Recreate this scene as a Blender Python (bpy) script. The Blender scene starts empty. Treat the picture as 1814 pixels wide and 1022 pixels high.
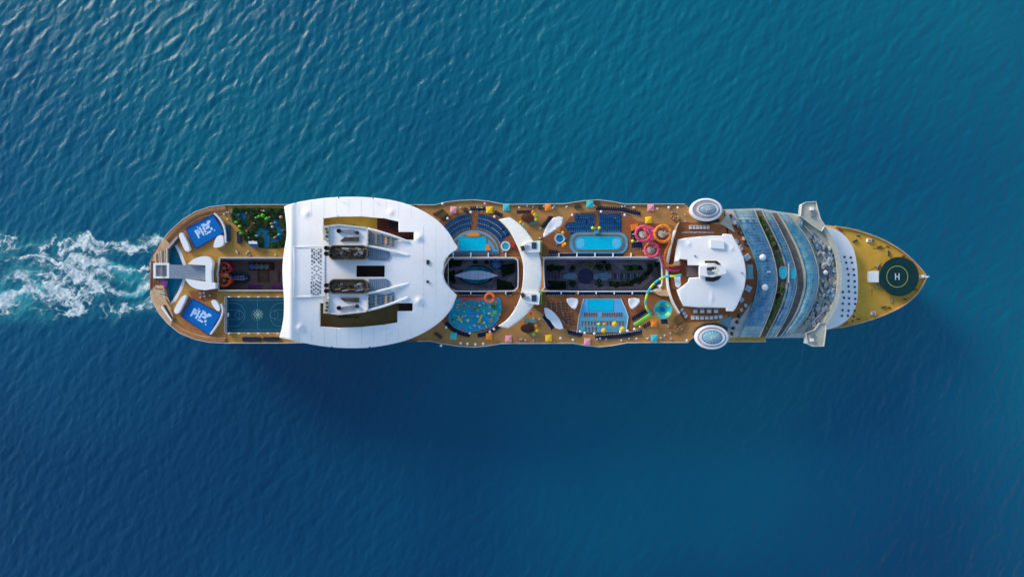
import bpy, bmesh, math, random
import numpy as np
from mathutils import Vector, Matrix
from mathutils.geometry import tessellate_polygon, delaunay_2d_cdt
random.seed(7)
PI = math.pi
C = bpy.context.scene.collection
scene = bpy.context.scene

# ---------------------------------------------------------------- camera, sky, sun, exposure
S = 0.2627            # metres per photo pixel at the main deck
ZD = 40.0             # height of the main deck over the sea
DC = 350.0            # drone height over the main deck
cam_d = bpy.data.cameras.new('camera'); cam = bpy.data.objects.new('camera', cam_d); C.objects.link(cam)
cam.location = (0, 0, ZD + DC); cam.rotation_euler = (0, 0, 0)
cam_d.sensor_width = 36.0; cam_d.lens = 36.0 * DC / (1814 * S)
cam_d.clip_start = 1.0; cam_d.clip_end = 40000.0
scene.camera = cam
SUN_EL = math.radians(18); SUN_AZ = math.radians(-48)      # azimuth from +Y (top of the photo) towards +X
world = bpy.data.worlds.new('World'); scene.world = world; world.use_nodes = True
nt = world.node_tree; bg = nt.nodes['Background']
sky = nt.nodes.new('ShaderNodeTexSky'); sky.sky_type = 'NISHITA'; sky.sun_disc = False
sky.sun_elevation = SUN_EL; sky.sun_rotation = SUN_AZ
sky.air_density = 1.0; sky.dust_density = 0.4; sky.ozone_density = 1.3
nt.links.new(sky.outputs[0], bg.inputs[0]); bg.inputs[1].default_value = 0.15
sun_d = bpy.data.lights.new('sun', 'SUN'); sun = bpy.data.objects.new('sun', sun_d); C.objects.link(sun)
sun_d.energy = 2.2; sun_d.angle = math.radians(22.0); sun_d.color = (1.0, 0.84, 0.66)
sdir = Vector((math.sin(SUN_AZ) * math.cos(SUN_EL), math.cos(SUN_AZ) * math.cos(SUN_EL), math.sin(SUN_EL)))
sun.rotation_euler = sdir.to_track_quat('Z', 'Y').to_euler(); sun.location = (-200, 300, 300)
scene.view_settings.view_transform = 'Standard'; scene.view_settings.look = 'None'
scene.view_settings.exposure = 0.90; scene.view_settings.gamma = 1.0
scene.view_settings.use_curve_mapping = False

# ---------------------------------------------------------------- helpers
def P(px, py, z=ZD):
    k = S * (ZD + DC - z) / DC
    return Vector(((px - 907) * k, -(py - 511) * k, z))

def lin(c):
    return tuple(((v / 255) / 12.92 if v / 255 <= 0.04045 else ((v / 255 + 0.055) / 1.055) ** 2.4) for v in c)

MATS = {}
def mat(name, rgb, rough=0.6, metal=0.0, var=0.25, scale=0.35, fine=6.0, bump=0.0, spec=0.2, planks=0.0, plank_rot=0.0):
    if name in MATS: return MATS[name]
    m = bpy.data.materials.new(name); m.use_nodes = True; t = m.node_tree; n = t.nodes; l = t.links
    b = n['Principled BSDF']; b.inputs['Roughness'].default_value = rough; b.inputs['Metallic'].default_value = metal
    b.inputs['Specular IOR Level'].default_value = spec
    g = n.new('ShaderNodeNewGeometry')
    a = n.new('ShaderNodeTexNoise'); a.inputs['Scale'].default_value = scale; a.inputs['Detail'].default_value = 5
    c = n.new('ShaderNodeTexNoise'); c.inputs['Scale'].default_value = fine; c.inputs['Detail'].default_value = 2
    l.new(g.outputs['Position'], a.inputs['Vector']); l.new(g.outputs['Position'], c.inputs['Vector'])
    mx = n.new('ShaderNodeMath'); mx.operation = 'ADD'; l.new(a.outputs['Fac'], mx.inputs[0])
    m2 = n.new('ShaderNodeMath'); m2.operation = 'MULTIPLY'; l.new(c.outputs['Fac'], m2.inputs[0]); m2.inputs[1].default_value = 0.5
    l.new(m2.outputs[0], mx.inputs[1])
    last = mx.outputs[0]
    if planks:
        w = n.new('ShaderNodeTexWave'); w.inputs['Scale'].default_value = planks; w.inputs['Distortion'].default_value = 0.3
        mp = n.new('ShaderNodeMapping'); mp.inputs['Rotation'].default_value = (0, 0, plank_rot)
        l.new(g.outputs['Position'], mp.inputs['Vector']); l.new(mp.outputs[0], w.inputs['Vector'])
        m3 = n.new('ShaderNodeMath'); m3.operation = 'MULTIPLY_ADD'; l.new(w.outputs['Fac'], m3.inputs[0]); m3.inputs[1].default_value = 0.22
        l.new(last, m3.inputs[2]); last = m3.outputs[0]
    r = n.new('ShaderNodeMapRange'); r.inputs[1].default_value = 0.4; r.inputs[2].default_value = 1.15
    r.inputs[3].default_value = 1 - var; r.inputs[4].default_value = 1 + var
    l.new(last, r.inputs[0])
    vm = n.new('ShaderNodeVectorMath'); vm.operation = 'SCALE'; vm.inputs[0].default_value = rgb
    l.new(r.outputs[0], vm.inputs['Scale']); l.new(vm.outputs[0], b.inputs['Base Color'])
    if bump:
        bp = n.new('ShaderNodeBump'); bp.inputs['Strength'].default_value = bump; bp.inputs['Distance'].default_value = 0.1
        l.new(c.outputs['Fac'], bp.inputs['Height']); l.new(bp.outputs[0], b.inputs['Normal'])
    MATS[name] = m; return m

def glassy(name, rgb, rough=0.12, rgb2=None, sc=0.16):
    """glass sheets with furniture and reflections painted into their tint"""
    m = mat(name, rgb, rough=rough, var=0.3, scale=0.18, fine=2.0, spec=0.5)
    if rgb2:
        t = m.node_tree; n = t.nodes; l = t.links; b = n['Principled BSDF']; src = b.inputs['Base Color'].links[0].from_socket
        g = n.new('ShaderNodeNewGeometry'); a = n.new('ShaderNodeTexNoise'); a.inputs['Scale'].default_value = sc; a.inputs['Detail'].default_value = 8; a.inputs['Roughness'].default_value = 0.75
        l.new(g.outputs['Position'], a.inputs['Vector'])
        r = n.new('ShaderNodeMapRange'); r.inputs[1].default_value = 0.42; r.inputs[2].default_value = 0.72; l.new(a.outputs['Fac'], r.inputs[0])
        mx = n.new('ShaderNodeMix'); mx.data_type = 'RGBA'; mx.inputs[7].default_value = (*rgb2, 1); l.new(r.outputs[0], mx.inputs[0]); l.new(src, mx.inputs[6]); l.new(mx.outputs[2], b.inputs['Base Color'])
    return m

def water_mat(name, rgb, scale=0.8):
    if name in MATS: return MATS[name]
    m = bpy.data.materials.new(name); m.use_nodes = True; t = m.node_tree; n = t.nodes; l = t.links
    b = n['Principled BSDF']; b.inputs['Roughness'].default_value = 0.08; b.inputs['IOR'].default_value = 1.333
    g = n.new('ShaderNodeNewGeometry')
    v = n.new('ShaderNodeTexVoronoi'); v.feature = 'SMOOTH_F1'; v.inputs['Scale'].default_value = scale
    l.new(g.outputs['Position'], v.inputs['Vector'])
    r = n.new('ShaderNodeMapRange'); r.inputs[3].default_value = 0.88; r.inputs[4].default_value = 1.15
    l.new(v.outputs['Distance'], r.inputs[0])
    vm = n.new('ShaderNodeVectorMath'); vm.operation = 'SCALE'; vm.inputs[0].default_value = rgb
    l.new(r.outputs[0], vm.inputs['Scale']); l.new(vm.outputs[0], b.inputs['Base Color'])
    nz = n.new('ShaderNodeTexNoise'); nz.inputs['Scale'].default_value = 2.0; l.new(g.outputs['Position'], nz.inputs['Vector'])
    bp = n.new('ShaderNodeBump'); bp.inputs['Strength'].default_value = 0.4; bp.inputs['Distance'].default_value = 0.08
    l.new(nz.outputs['Fac'], bp.inputs['Height']); l.new(bp.outputs[0], b.inputs['Normal'])
    MATS[name] = m; return m

WHITE = mat('white_paint', (0.80, 0.80, 0.80), 0.45, var=0.07, scale=0.12, fine=1.5)
ROOFW = mat('white_membrane', (0.77, 0.77, 0.77), 0.55, var=0.08, scale=0.06, fine=0.7)
OFFW = mat('offwhite_paint', (0.55, 0.55, 0.52), 0.55, var=0.18)
HULLW = mat('hull_white', (0.75, 0.76, 0.78), 0.35, var=0.05)
BEIGE = mat('beige_paint', (0.44, 0.44, 0.36), 0.6, var=0.22, scale=0.5)
GREY = mat('grey_metal', (0.22, 0.24, 0.27), 0.5, 0.2, var=0.25)
LGREY = mat('light_grey', (0.36, 0.40, 0.44), 0.5, 0.1, var=0.2)
DARK = mat('dark_metal', (0.035, 0.033, 0.032), 0.5, 0.3, var=0.4)
SOOT = mat('sooty_bronze', (0.11, 0.08, 0.05), 0.45, 0.5, var=0.7, scale=0.4, fine=1.5)
OCHRE = mat('ochre_deck', (0.62, 0.345, 0.045), 0.75, var=0.18, scale=0.2, fine=2.5)
TEAK = mat('tan_deck', (0.43, 0.215, 0.068), 0.75, var=0.24, scale=0.15, fine=2.0, planks=0.5, plank_rot=PI / 2)
BROWN = mat('brown_deck', (0.26, 0.095, 0.034), 0.8, var=0.30, scale=0.2, fine=2.0, planks=0.6, plank_rot=PI / 2)
COPPER = mat('copper_terrace', (0.38, 0.16, 0.055), 0.7, var=0.35, scale=0.5, fine=2.5)
PEACH = mat('peach_deck', (0.58, 0.36, 0.20), 0.7, var=0.35, scale=0.4, fine=2.0)
DKBRN = mat('dark_brown_deck', (0.060, 0.032, 0.022), 0.8, var=0.4, scale=0.4)
CANYON = mat('mauve_paving', (0.23, 0.145, 0.13), 0.8, var=0.25, scale=0.3)
PAVE = mat('dark_paving', (0.19, 0.165, 0.20), 0.8, var=0.45, scale=0.25, fine=1.0)
NAVY = mat('navy_fabric', (0.018, 0.020, 0.050), 0.85, var=0.3)
BLUEF = mat('blue_fabric', (0.005, 0.085, 0.22), 0.8, var=0.5, scale=0.3)
BRNF = mat('rust_fabric', (0.24, 0.095, 0.055), 0.8, var=0.3)
WHTF = mat('white_fabric', (0.66, 0.68, 0.72), 0.8, var=0.1)
PINK = mat('pink_canopy', (0.72, 0.30, 0.36), 0.7, var=0.08)
YELL = mat('yellow_canopy', (0.80, 0.50, 0.02), 0.7, var=0.08)
TEALC = mat('teal_canopy', (0.03, 0.48, 0.50), 0.7, var=0.08)
ORAN = mat('orange_canopy', (0.80, 0.23, 0.02), 0.7, var=0.08)
PINKS = mat('pink_slide', (0.72, 0.08, 0.17), 0.45, var=0.25, scale=0.6)
ORANS = mat('orange_slide', (0.76, 0.22, 0.025), 0.45, var=0.25, scale=0.6)
TEALS = mat('teal_slide', (0.02, 0.42, 0.46), 0.3, var=0.1)
LIMES = mat('lime_slide', (0.50, 0.65, 0.03), 0.3, var=0.1)
GREENS = mat('green_slide', (0.12, 0.42, 0.03), 0.35, var=0.15)
REDS = mat('red_slide', (0.42, 0.03, 0.04), 0.3, var=0.3)
PURP = mat('purple_paint', (0.22, 0.04, 0.22), 0.5, var=0.4)
SURF = mat('surf_blue', (0.001, 0.135, 0.43), 0.35, var=0.12, scale=0.3)
COURT = mat('court_teal', (0.0005, 0.058, 0.105), 0.85, var=0.16, scale=0.3)
LINEW = mat('line_paint', (0.50, 0.60, 0.62), 0.6, var=0.15)
COURTL = mat('court_line', (0.06, 0.22, 0.28), 0.6, var=0.15)
TILE = mat('aqua_tile', (0.10, 0.34, 0.46), 0.4, var=0.15, scale=0.6, fine=2.0)
TILEB = mat('sky_tile', (0.10, 0.40, 0.66), 0.4, var=0.1, scale=0.6, fine=2.0)
TURF = mat('putting_turf', (0.022, 0.060, 0.014), 0.9, var=0.6, scale=0.35, fine=2.0)
LEAF = mat('dark_foliage', (0.012, 0.030, 0.012), 0.7, var=0.6, scale=0.8, fine=3)
LEAFG = mat('green_foliage', (0.045, 0.13, 0.022), 0.7, var=0.5, scale=0.8, fine=3)
LEAFY = mat('olive_foliage', (0.16, 0.17, 0.05), 0.7, var=0.5, scale=0.8, fine=3)
BARK = mat('bark', (0.06, 0.04, 0.025), 0.9)
HELI = mat('helipad_green', (0.002, 0.032, 0.034), 0.65, var=0.22, scale=0.25)
YLINE = mat('yellow_line', (0.34, 0.38, 0.08), 0.6, var=0.15)
GLASSB = glassy('solarium_glass', (0.004, 0.115, 0.27), 0.35, (0.17, 0.33, 0.42), 0.30)
GLASSC = glassy('solarium_glass_cyan', (0.01, 0.18, 0.32), 0.35, (0.22, 0.38, 0.38), 0.30)
GLASSP = glassy('pale_reflection_glass', (0.26, 0.36, 0.36), 0.35, (0.08, 0.22, 0.32), 0.3)
GLASSL = glassy('pale_glass', (0.13, 0.30, 0.36), 0.2)
GLASSD = glassy('dark_glass', (0.02, 0.04, 0.055), 0.12)
GLASSG = glassy('grey_glass', (0.13, 0.20, 0.30), 0.25)
CANW = mat('pale_blue_canopy', (0.62, 0.70, 0.86), 0.5, var=0.12)
POOL = water_mat('pool_water', (0.0, 0.46, 0.66))
POOLD = water_mat('aqua_theatre_water', (0.0, 0.22, 0.36))
SPLW = water_mat('splash_water', (0.005, 0.33, 0.55))
TUBW = water_mat('tub_water', (0.02, 0.38, 0.50))

ORG = {}
def put(o, parent):
    C.objects.link(o)
    if parent is not None:
        o.parent = parent; ORG[o.name] = ORG.get(parent.name, Vector((0, 0, 0)))
def tag(o, label=None, cat=None, group=None, kind=None):
    if label: o['label'] = label
    if cat: o['category'] = cat
    if group: o['group'] = group
    if kind: o['kind'] = kind
    return o
def thing(name, label, cat, loc, group=None):
    o = bpy.data.objects.new(name, None); o.empty_display_size = 0.5; C.objects.link(o); o.location = loc
    ORG[o.name] = Vector(loc); return tag(o, label, cat, group)

class MB:
    def __init__(s): s.v = []; s.f = []; s.m = []
    def add(s, vs, fs, mi=0):
        k = len(s.v); s.v += [tuple(v) for v in vs]; s.f += [tuple(i + k for i in f) for f in fs]; s.m += [mi] * len(fs)
    def box(s, c, size, rz=0.0, mi=0, taper=1.0):
        cx, cy, cz = c; a, b, h = size[0] / 2, size[1] / 2, size[2] / 2
        co, si = math.cos(rz), math.sin(rz); vs = []
        for dz, k in ((-h, 1), (h, taper)):
            for dx, dy in ((-a, -b), (a, -b), (a, b), (-a, b)):
                x, y = dx * k, dy * k
                vs.append((cx + x * co - y * si, cy + x * si + y * co, cz + dz))
        s.add(vs, [(3, 2, 1, 0), (4, 5, 6, 7), (0, 1, 5, 4), (1, 2, 6, 5), (2, 3, 7, 6), (3, 0, 4, 7)], mi)
    def prism(s, loops, z0, z1, top=None, mi=0):
        """loops: world (x,y) outlines, first outer then holes."""
        allp = [Vector((x, y, 0)) for lp in loops for x, y in lp]
        tris = tessellate_polygon([[Vector((x, y, 0)) for x, y in lp] for lp in loops])
        n = len(allp)
        vs = [(p.x, p.y, z0) for p in allp] + [(p.x, p.y, z1) for p in allp]
        fs = []
        for a, b, c in tris:
            cr = (allp[b] - allp[a]).cross(allp[c] - allp[a]).z
            if cr < 0: b, c = c, b
            fs.append((a + n, b + n, c + n)); fs.append((c, b, a))
        k = 0
        for li, lp in enumerate(loops):
            m = len(lp); ar = sum(lp[i][0] * lp[(i + 1) % m][1] - lp[(i + 1) % m][0] * lp[i][1] for i in range(m))
            ccw = ar > 0
            if li > 0: ccw = not ccw
            for i in range(m):
                a, b = k + i, k + (i + 1) % m
                if not ccw: a, b = b, a
                fs.append((a, b, b + n, a + n))
            k += m
        s.add(vs, fs, mi)
    def tube(s, pts, r, seg=8, closed=False, mi=0, rz=None):
        pts = [Vector(p) for p in pts]; n = len(pts); vs = []; fs = []
        for i, p in enumerate(pts):
            a = pts[(i - 1) % n] if (closed or i > 0) else p; b = pts[(i + 1) % n] if (closed or i < n - 1) else p
            t = (b - a).normalized(); up = Vector((0, 0, 1)) if abs(t.z) < 0.9 else Vector((1, 0, 0))
            u = t.cross(up).normalized(); w = u.cross(t)
            for j in range(seg):
                q = 2 * PI * j / seg; vs.append(p + u * math.cos(q) * r + w * math.sin(q) * (rz or r))
        for i in range(n if closed else n - 1):
            for j in range(seg):
                a = i * seg + j; b = i * seg + (j + 1) % seg; c = ((i + 1) % n) * seg + (j + 1) % seg; d = ((i + 1) % n) * seg + j
                fs.append((a, d, c, b))
        if not closed: fs.append(tuple(range(seg))); fs.append(tuple((n - 1) * seg + j for j in reversed(range(seg))))
        s.add(vs, fs, mi)
    def lathe(s, c, prof, seg=32, sx=1.0, sy=1.0, mi=0, cap=True):
        n = len(prof); vs = []; fs = []
        for r, z in prof:
            for j in range(seg):
                q = 2 * PI * j / seg; vs.append((c[0] + r * sx * math.cos(q), c[1] + r * sy * math.sin(q), c[2] + z))
        for i in range(n - 1):
            for j in range(seg):
                a = i * seg + j; b = i * seg + (j + 1) % seg; fs.append((a, b, b + seg, a + seg))
        if cap:
            fs.append(tuple(reversed(range(seg)))); fs.append(tuple((n - 1) * seg + j for j in range(seg)))
        s.add(vs, fs, mi)
    def band(s, pts, w, z0, z1, closed=False, mi=0):
        """vertical wall / flat strip of width w following a path of world points (x,y)"""
        n = len(pts); L = []; R = []
        for i in range(n):
            a = pts[(i - 1) % n] if (closed or i > 0) else pts[i]; b = pts[(i + 1) % n] if (closed or i < n - 1) else pts[i]
            d = Vector((b[0] - a[0], b[1] - a[1])).normalized(); nn = Vector((-d.y, d.x)) * w / 2
            L.append((pts[i][0] + nn.x, pts[i][1] + nn.y)); R.append((pts[i][0] - nn.x, pts[i][1] - nn.y))
        vs = [(x, y, z0) for x, y in L] + [(x, y, z0) for x, y in R] + [(x, y, z1) for x, y in L] + [(x, y, z1) for x, y in R]
        fs = []
        for i in range(n if closed else n - 1):
            j = (i + 1) % n
            fs += [(2 * n + i, 3 * n + i, 3 * n + j, 2 * n + j), (n + i, i, j, n + j), (i, 2 * n + i, 2 * n + j, j), (3 * n + i, n + i, n + j, 3 * n + j)]
        if not closed: fs += [(0, n, 3 * n, 2 * n), (n - 1, 3 * n - 1, 4 * n - 1, 2 * n - 1)]
        s.add(vs, fs, mi)
    def build(s, name, mats, parent=None, smooth=False, label=None, kind=None, world=False):
        o = mk(name, s, mats, parent, smooth, world)
        if label: o['label'] = label
        if kind: o['kind'] = kind
        return o

def mk(name, s, mats, parent=None, smooth=False, world=False):
    me = bpy.data.meshes.new(name)
    off = ORG.get(parent.name, Vector((0, 0, 0))) if parent is not None else Vector((0, 0, 0))
    me.from_pydata([(v[0] - off.x, v[1] - off.y, v[2] - off.z) for v in s.v], [], s.f)
    if not isinstance(mats, (list, tuple)): mats = [mats]
    for m in mats: me.materials.append(m)
    if len(mats) > 1: me.polygons.foreach_set('material_index', s.m)
    if smooth: me.polygons.foreach_set('use_smooth', [True] * len(me.polygons))
    me.update(); o = bpy.data.objects.new(name, me); put(o, parent); return o

def W(pts, z=ZD):                       # photo outline -> world outline at height z
    return [(P(x, y, z).x, P(x, y, z).y) for x, y in pts]
def smooth_path(pts, n=6, closed=False):
    out = []; m = len(pts); rng = m if closed else m - 1
    for i in range(rng):
        g = lambda k: pts[k % m] if closed else pts[min(max(k, 0), m - 1)]
        p0, p1, p2, p3 = g(i - 1), g(i), g(i + 1), g(i + 2)
        for j in range(n):
            t = j / n
            out.append(tuple(0.5 * ((2 * p1[k]) + (-p0[k] + p2[k]) * t + (2 * p0[k] - 5 * p1[k] + 4 * p2[k] - p3[k]) * t * t + (-p0[k] + 3 * p1[k] - 3 * p2[k] + p3[k]) * t ** 3) for k in range(len(p1))))
    if not closed: out.append(tuple(pts[-1]))
    return out
def ell(cx, cy, rx, ry, n=40, a0=0, a1=360):
    full = abs(a1 - a0) >= 360; m = n if full else n + 1
    return [(cx + rx * math.cos(math.radians(a0 + (a1 - a0) * i / n)), cy + ry * math.sin(math.radians(a0 + (a1 - a0) * i / n))) for i in range(m)]
def slab(name, m, parent, pts, z1, th=0.3, holes=(), label=None, kind=None):
    b = MB(); b.prism([W(pts, z1)] + [W(h, z1) for h in holes], z1 - th, z1); return b.build(name, m, parent, label=label, kind=kind)
def sheet(name, m, parent, pts, z, holes=(), label=None): return slab(name, m, parent, pts, z + 0.02, 0.015, holes, label)

def inside(p, poly):
    x, y = p; r = False; n = len(poly); j = n - 1
    for i in range(n):
        xi, yi = poly[i]; xj, yj = poly[j]
        if (yi > y) != (yj > y) and x < (xj - xi) * (y - yi) / (yj - yi) + xi: r = not r
        j = i
    return r
def shell(name, m, parent, pts, zf, holes=(), step=3.0, th=0.6, label=None):
    """curved roof: outline and holes in photo px, zf(px,py)->height, real thickness"""
    loops = [pts] + list(holes); vs = []; es = []
    for lp in loops:
        k = len(vs); vs += [Vector(p) for p in lp]; es += [(k + i, k + (i + 1) % len(lp)) for i in range(len(lp))]
    nb = len(vs)
    xs = [p[0] for p in pts]; ys = [p[1] for p in pts]; y = min(ys) + step / 2; row = 0
    while y < max(ys):
        x = min(xs) + step / 2 + (step / 2 if row % 2 else 0)
        while x < max(xs):
            if inside((x, y), pts) and not any(inside((x, y), h) for h in holes):
                if min((x - q.x) ** 2 + (y - q.y) ** 2 for q in vs[:nb]) > (step * 0.4) ** 2: vs.append(Vector((x, y)))
            x += step
        y += step; row += 1
    ov, oe, of, *_ = delaunay_2d_cdt(vs, es, [], 0, 1e-4)
    tris = []
    for f in of:
        c = sum((ov[i] for i in f), Vector((0, 0))) / len(f)
        if inside(c, pts) and not any(inside(c, h) for h in holes): tris.append(tuple(f))
    top = [P(v.x, v.y, zf(v.x, v.y)) for v in ov]; n = len(top)
    bot = [(p.x, p.y, p.z - th) for p in top]; fs = []; ec = {}
    for f in tris:
        a, b_, c = [top[i] for i in f[:3]]
        if (b_ - a).cross(c - a).z < 0: f = tuple(reversed(f))
        fs.append(f); fs.append(tuple(i + n for i in reversed(f)))
        for i in range(len(f)):
            e = (f[i], f[(i + 1) % len(f)]); k = (min(e), max(e)); ec.setdefault(k, []).append(e)
    for k, e in ec.items():
        if len(e) == 1: a, b_ = e[0]; fs.append((b_, a, a + n, b_ + n))
    mb = MB(); mb.add(top + bot, fs); o = mb.build(name, m, parent, label=label)
    me = o.data; me.polygons.foreach_set('use_smooth', [abs(p.normal.z) > 0.3 for p in me.polygons]); return o

def copy_tree(o, parent=None):
    c = o.copy(); C.objects.link(c); c.parent = parent
    for ch in o.children: copy_tree(ch, c)
    return c

# ---------------------------------------------------------------- sea
rng = np.random.default_rng(11)
GX, GY, DX = 1024, 512, 0.70
kx = np.fft.fftfreq(GX, DX) * 2 * PI; ky = np.fft.fftfreq(GY, DX) * 2 * PI
KX, KY = np.meshgrid(kx, ky); K = np.hypot(KX, KY); K[0, 0] = 1
def spectrum(wdir, peak, spread, kcut):
    th = np.arctan2(KY, KX) - wdir; kp = 2 * PI / peak
    s = np.exp(-1.0 * (kp / K) ** 2) / K ** 4 * (np.abs(np.cos(th)) ** spread) * np.exp(-(K / kcut) ** 2); s[0, 0] = 0
    return s
wd = math.radians(-32)
sp = spectrum(wd, 9, 6, 3.5) + 1.0 * spectrum(wd + 0.3, 4.0, 3, 4.4)
ph = rng.normal(size=(GY, GX)) + 1j * rng.normal(size=(GY, GX))
H = np.real(np.fft.ifft2(np.sqrt(sp) * ph)); H *= 0.11 / H.std()
XS = (np.arange(GX) - GX / 2) * DX; YS = (np.arange(GY) - GY / 2) * DX
_wx, _wy = np.meshgrid(XS, YS)                       # a fresher patch of wind astern on the north side
gust = 0.80 + 0.58 * np.exp(-((_wx + 250) / 190) ** 2 - ((_wy - 130) / 110) ** 2) + 0.15 * np.exp(-((_wx + 20) / 150) ** 2 - ((_wy - 150) / 70) ** 2) - 0.12 * np.exp(-((_wx + 0) / 260) ** 2 - ((_wy + 110) / 80) ** 2)
H = H * gust
def fade(a, lim, w): return np.clip((lim - np.abs(a)) / w, 0, 1)
H = H * fade(XS, XS[-1], 25)[None, :] * fade(YS, YS[-1], 15)[:, None]
def sea_h(x, y):
    fx = np.clip((x / DX) + GX / 2, 0, GX - 1.001); fy = np.clip((y / DX) + GY / 2, 0, GY - 1.001)
    ix = fx.astype(int); iy = fy.astype(int); u = fx - ix; v = fy - iy
    return H[iy, ix] * (1 - u) * (1 - v) + H[iy, ix + 1] * u * (1 - v) + H[iy + 1, ix] * (1 - u) * v + H[iy + 1, ix + 1] * u * v
def grid_mesh(name, X, Y, Z, keep=None):
    ny, nx = Z.shape; co = np.empty((ny * nx, 3), np.float32); co[:, 0] = X.ravel(); co[:, 1] = Y.ravel(); co[:, 2] = Z.ravel()
    i = np.arange(nx - 1)[None, :] + nx * np.arange(ny - 1)[:, None]; q = np.stack([i, i + 1, i + nx + 1, i + nx], -1).reshape(-1, 4)
    if keep is not None: q = q[keep.ravel()]
    used, inv = np.unique(q, return_inverse=True); q = inv.reshape(-1, 4); co = co[used]
    me = bpy.data.meshes.new(name); me.vertices.add(len(co)); me.vertices.foreach_set('co', co.ravel())
    me.loops.add(q.size); me.loops.foreach_set('vertex_index', q.ravel().astype(np.int32))
    me.polygons.add(len(q)); me.polygons.foreach_set('loop_start', (np.arange(len(q)) * 4).astype(np.int32))
    me.polygons.foreach_set('use_smooth', np.ones(len(q), bool)); me.update(calc_edges=True); me.validate(); return me, used
def sea_material():
    m = bpy.data.materials.new('sea_water'); m.use_nodes = True; t = m.node_tree; n = t.nodes; l = t.links
    b = n['Principled BSDF']; b.inputs['IOR'].default_value = 1.333; b.inputs['Roughness'].default_value = 0.20
    b.inputs['Specular IOR Level'].default_value = 0.5
    g = n.new('ShaderNodeNewGeometry')
    a = n.new('ShaderNodeTexNoise'); a.inputs['Scale'].default_value = 0.0048; a.inputs['Detail'].default_value = 2.5; a.inputs['Roughness'].default_value = 0.45
    mp0 = n.new('ShaderNodeMapping'); mp0.inputs['Location'].default_value = (0, 0, 0)
    l.new(g.outputs['Position'], mp0.inputs['Vector'])
    l.new(mp0.outputs[0], a.inputs['Vector'])
    # sky light gradient painted into the water colour: brighter north, darker south
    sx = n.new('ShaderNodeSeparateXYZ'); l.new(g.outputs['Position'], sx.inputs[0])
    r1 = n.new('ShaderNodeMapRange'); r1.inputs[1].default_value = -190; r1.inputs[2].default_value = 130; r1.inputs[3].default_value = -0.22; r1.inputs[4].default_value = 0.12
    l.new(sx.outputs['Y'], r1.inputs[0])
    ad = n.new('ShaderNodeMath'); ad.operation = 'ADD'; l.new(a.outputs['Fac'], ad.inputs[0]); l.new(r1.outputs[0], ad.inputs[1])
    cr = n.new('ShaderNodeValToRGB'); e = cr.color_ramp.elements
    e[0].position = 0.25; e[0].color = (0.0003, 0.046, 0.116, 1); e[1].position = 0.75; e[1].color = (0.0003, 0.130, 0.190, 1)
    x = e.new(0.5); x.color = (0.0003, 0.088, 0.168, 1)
    sh = n.new('ShaderNodeAttribute'); sh.attribute_name = 'painted_light'     # light and shade patches painted into the water
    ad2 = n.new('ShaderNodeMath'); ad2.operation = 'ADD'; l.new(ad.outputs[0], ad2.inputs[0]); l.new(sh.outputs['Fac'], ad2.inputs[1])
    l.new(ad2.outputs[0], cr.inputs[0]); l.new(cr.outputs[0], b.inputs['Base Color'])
    mp = n.new('ShaderNodeMapping'); mp.inputs['Rotation'].default_value = (0, 0, math.radians(32)); mp.inputs['Scale'].default_value = (1.0, 0.45, 1)
    l.new(g.outputs['Position'], mp.inputs['Vector'])
    n1 = n.new('ShaderNodeTexNoise'); n1.inputs['Scale'].default_value = 1.25; n1.inputs['Detail'].default_value = 8; n1.inputs['Roughness'].default_value = 0.72
    l.new(mp.outputs[0], n1.inputs['Vector'])
    bp = n.new('ShaderNodeBump'); bp.inputs['Strength'].default_value = 1.0; bp.inputs['Distance'].default_value = 0.24
    l.new(n1.outputs['Fac'], bp.inputs['Height']); l.new(bp.outputs[0], b.inputs['Normal'])
    return m
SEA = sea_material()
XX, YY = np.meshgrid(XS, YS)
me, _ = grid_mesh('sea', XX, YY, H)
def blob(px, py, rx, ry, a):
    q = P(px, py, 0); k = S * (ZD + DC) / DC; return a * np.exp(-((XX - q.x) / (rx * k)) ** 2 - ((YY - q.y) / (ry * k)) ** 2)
painted_light = blob(1050, 120, 420, 260, 0.20) + blob(1270, 720, 230, 170, 0.24) + blob(1650, 560, 260, 160, 0.12) + blob(120, 250, 330, 260, -0.08) - blob(600, 800, 380, 230, 0.14) - blob(1720, 960, 200, 140, 0.10) - blob(100, 950, 200, 150, 0.06)  # bright and dark patches painted in, one lifting the ship's shadow
painted_light = painted_light * fade(XS, XS[-1], 30)[None, :] * fade(YS, YS[-1], 20)[:, None]
at_ = me.attributes.new('painted_light', 'FLOAT', 'POINT'); at_.data.foreach_set('value', painted_light.ravel().astype(np.float32)); me.materials.append(SEA)
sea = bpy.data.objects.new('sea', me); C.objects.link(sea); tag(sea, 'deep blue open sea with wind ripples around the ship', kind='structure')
def far_sea():
    x0, x1, y0, y1 = XS[0], XS[-1], YS[0], YS[-1]; R = 16000; b = MB()
    b.add([(-R, -R, 0), (R, -R, 0), (R, R, 0), (-R, R, 0), (x0, y0, 0), (x1, y0, 0), (x1, y1, 0), (x0, y1, 0)], [(0, 1, 5, 4), (1, 2, 6, 5), (2, 3, 7, 6), (3, 0, 4, 7)])
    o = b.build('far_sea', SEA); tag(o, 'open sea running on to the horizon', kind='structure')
far_sea()

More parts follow.
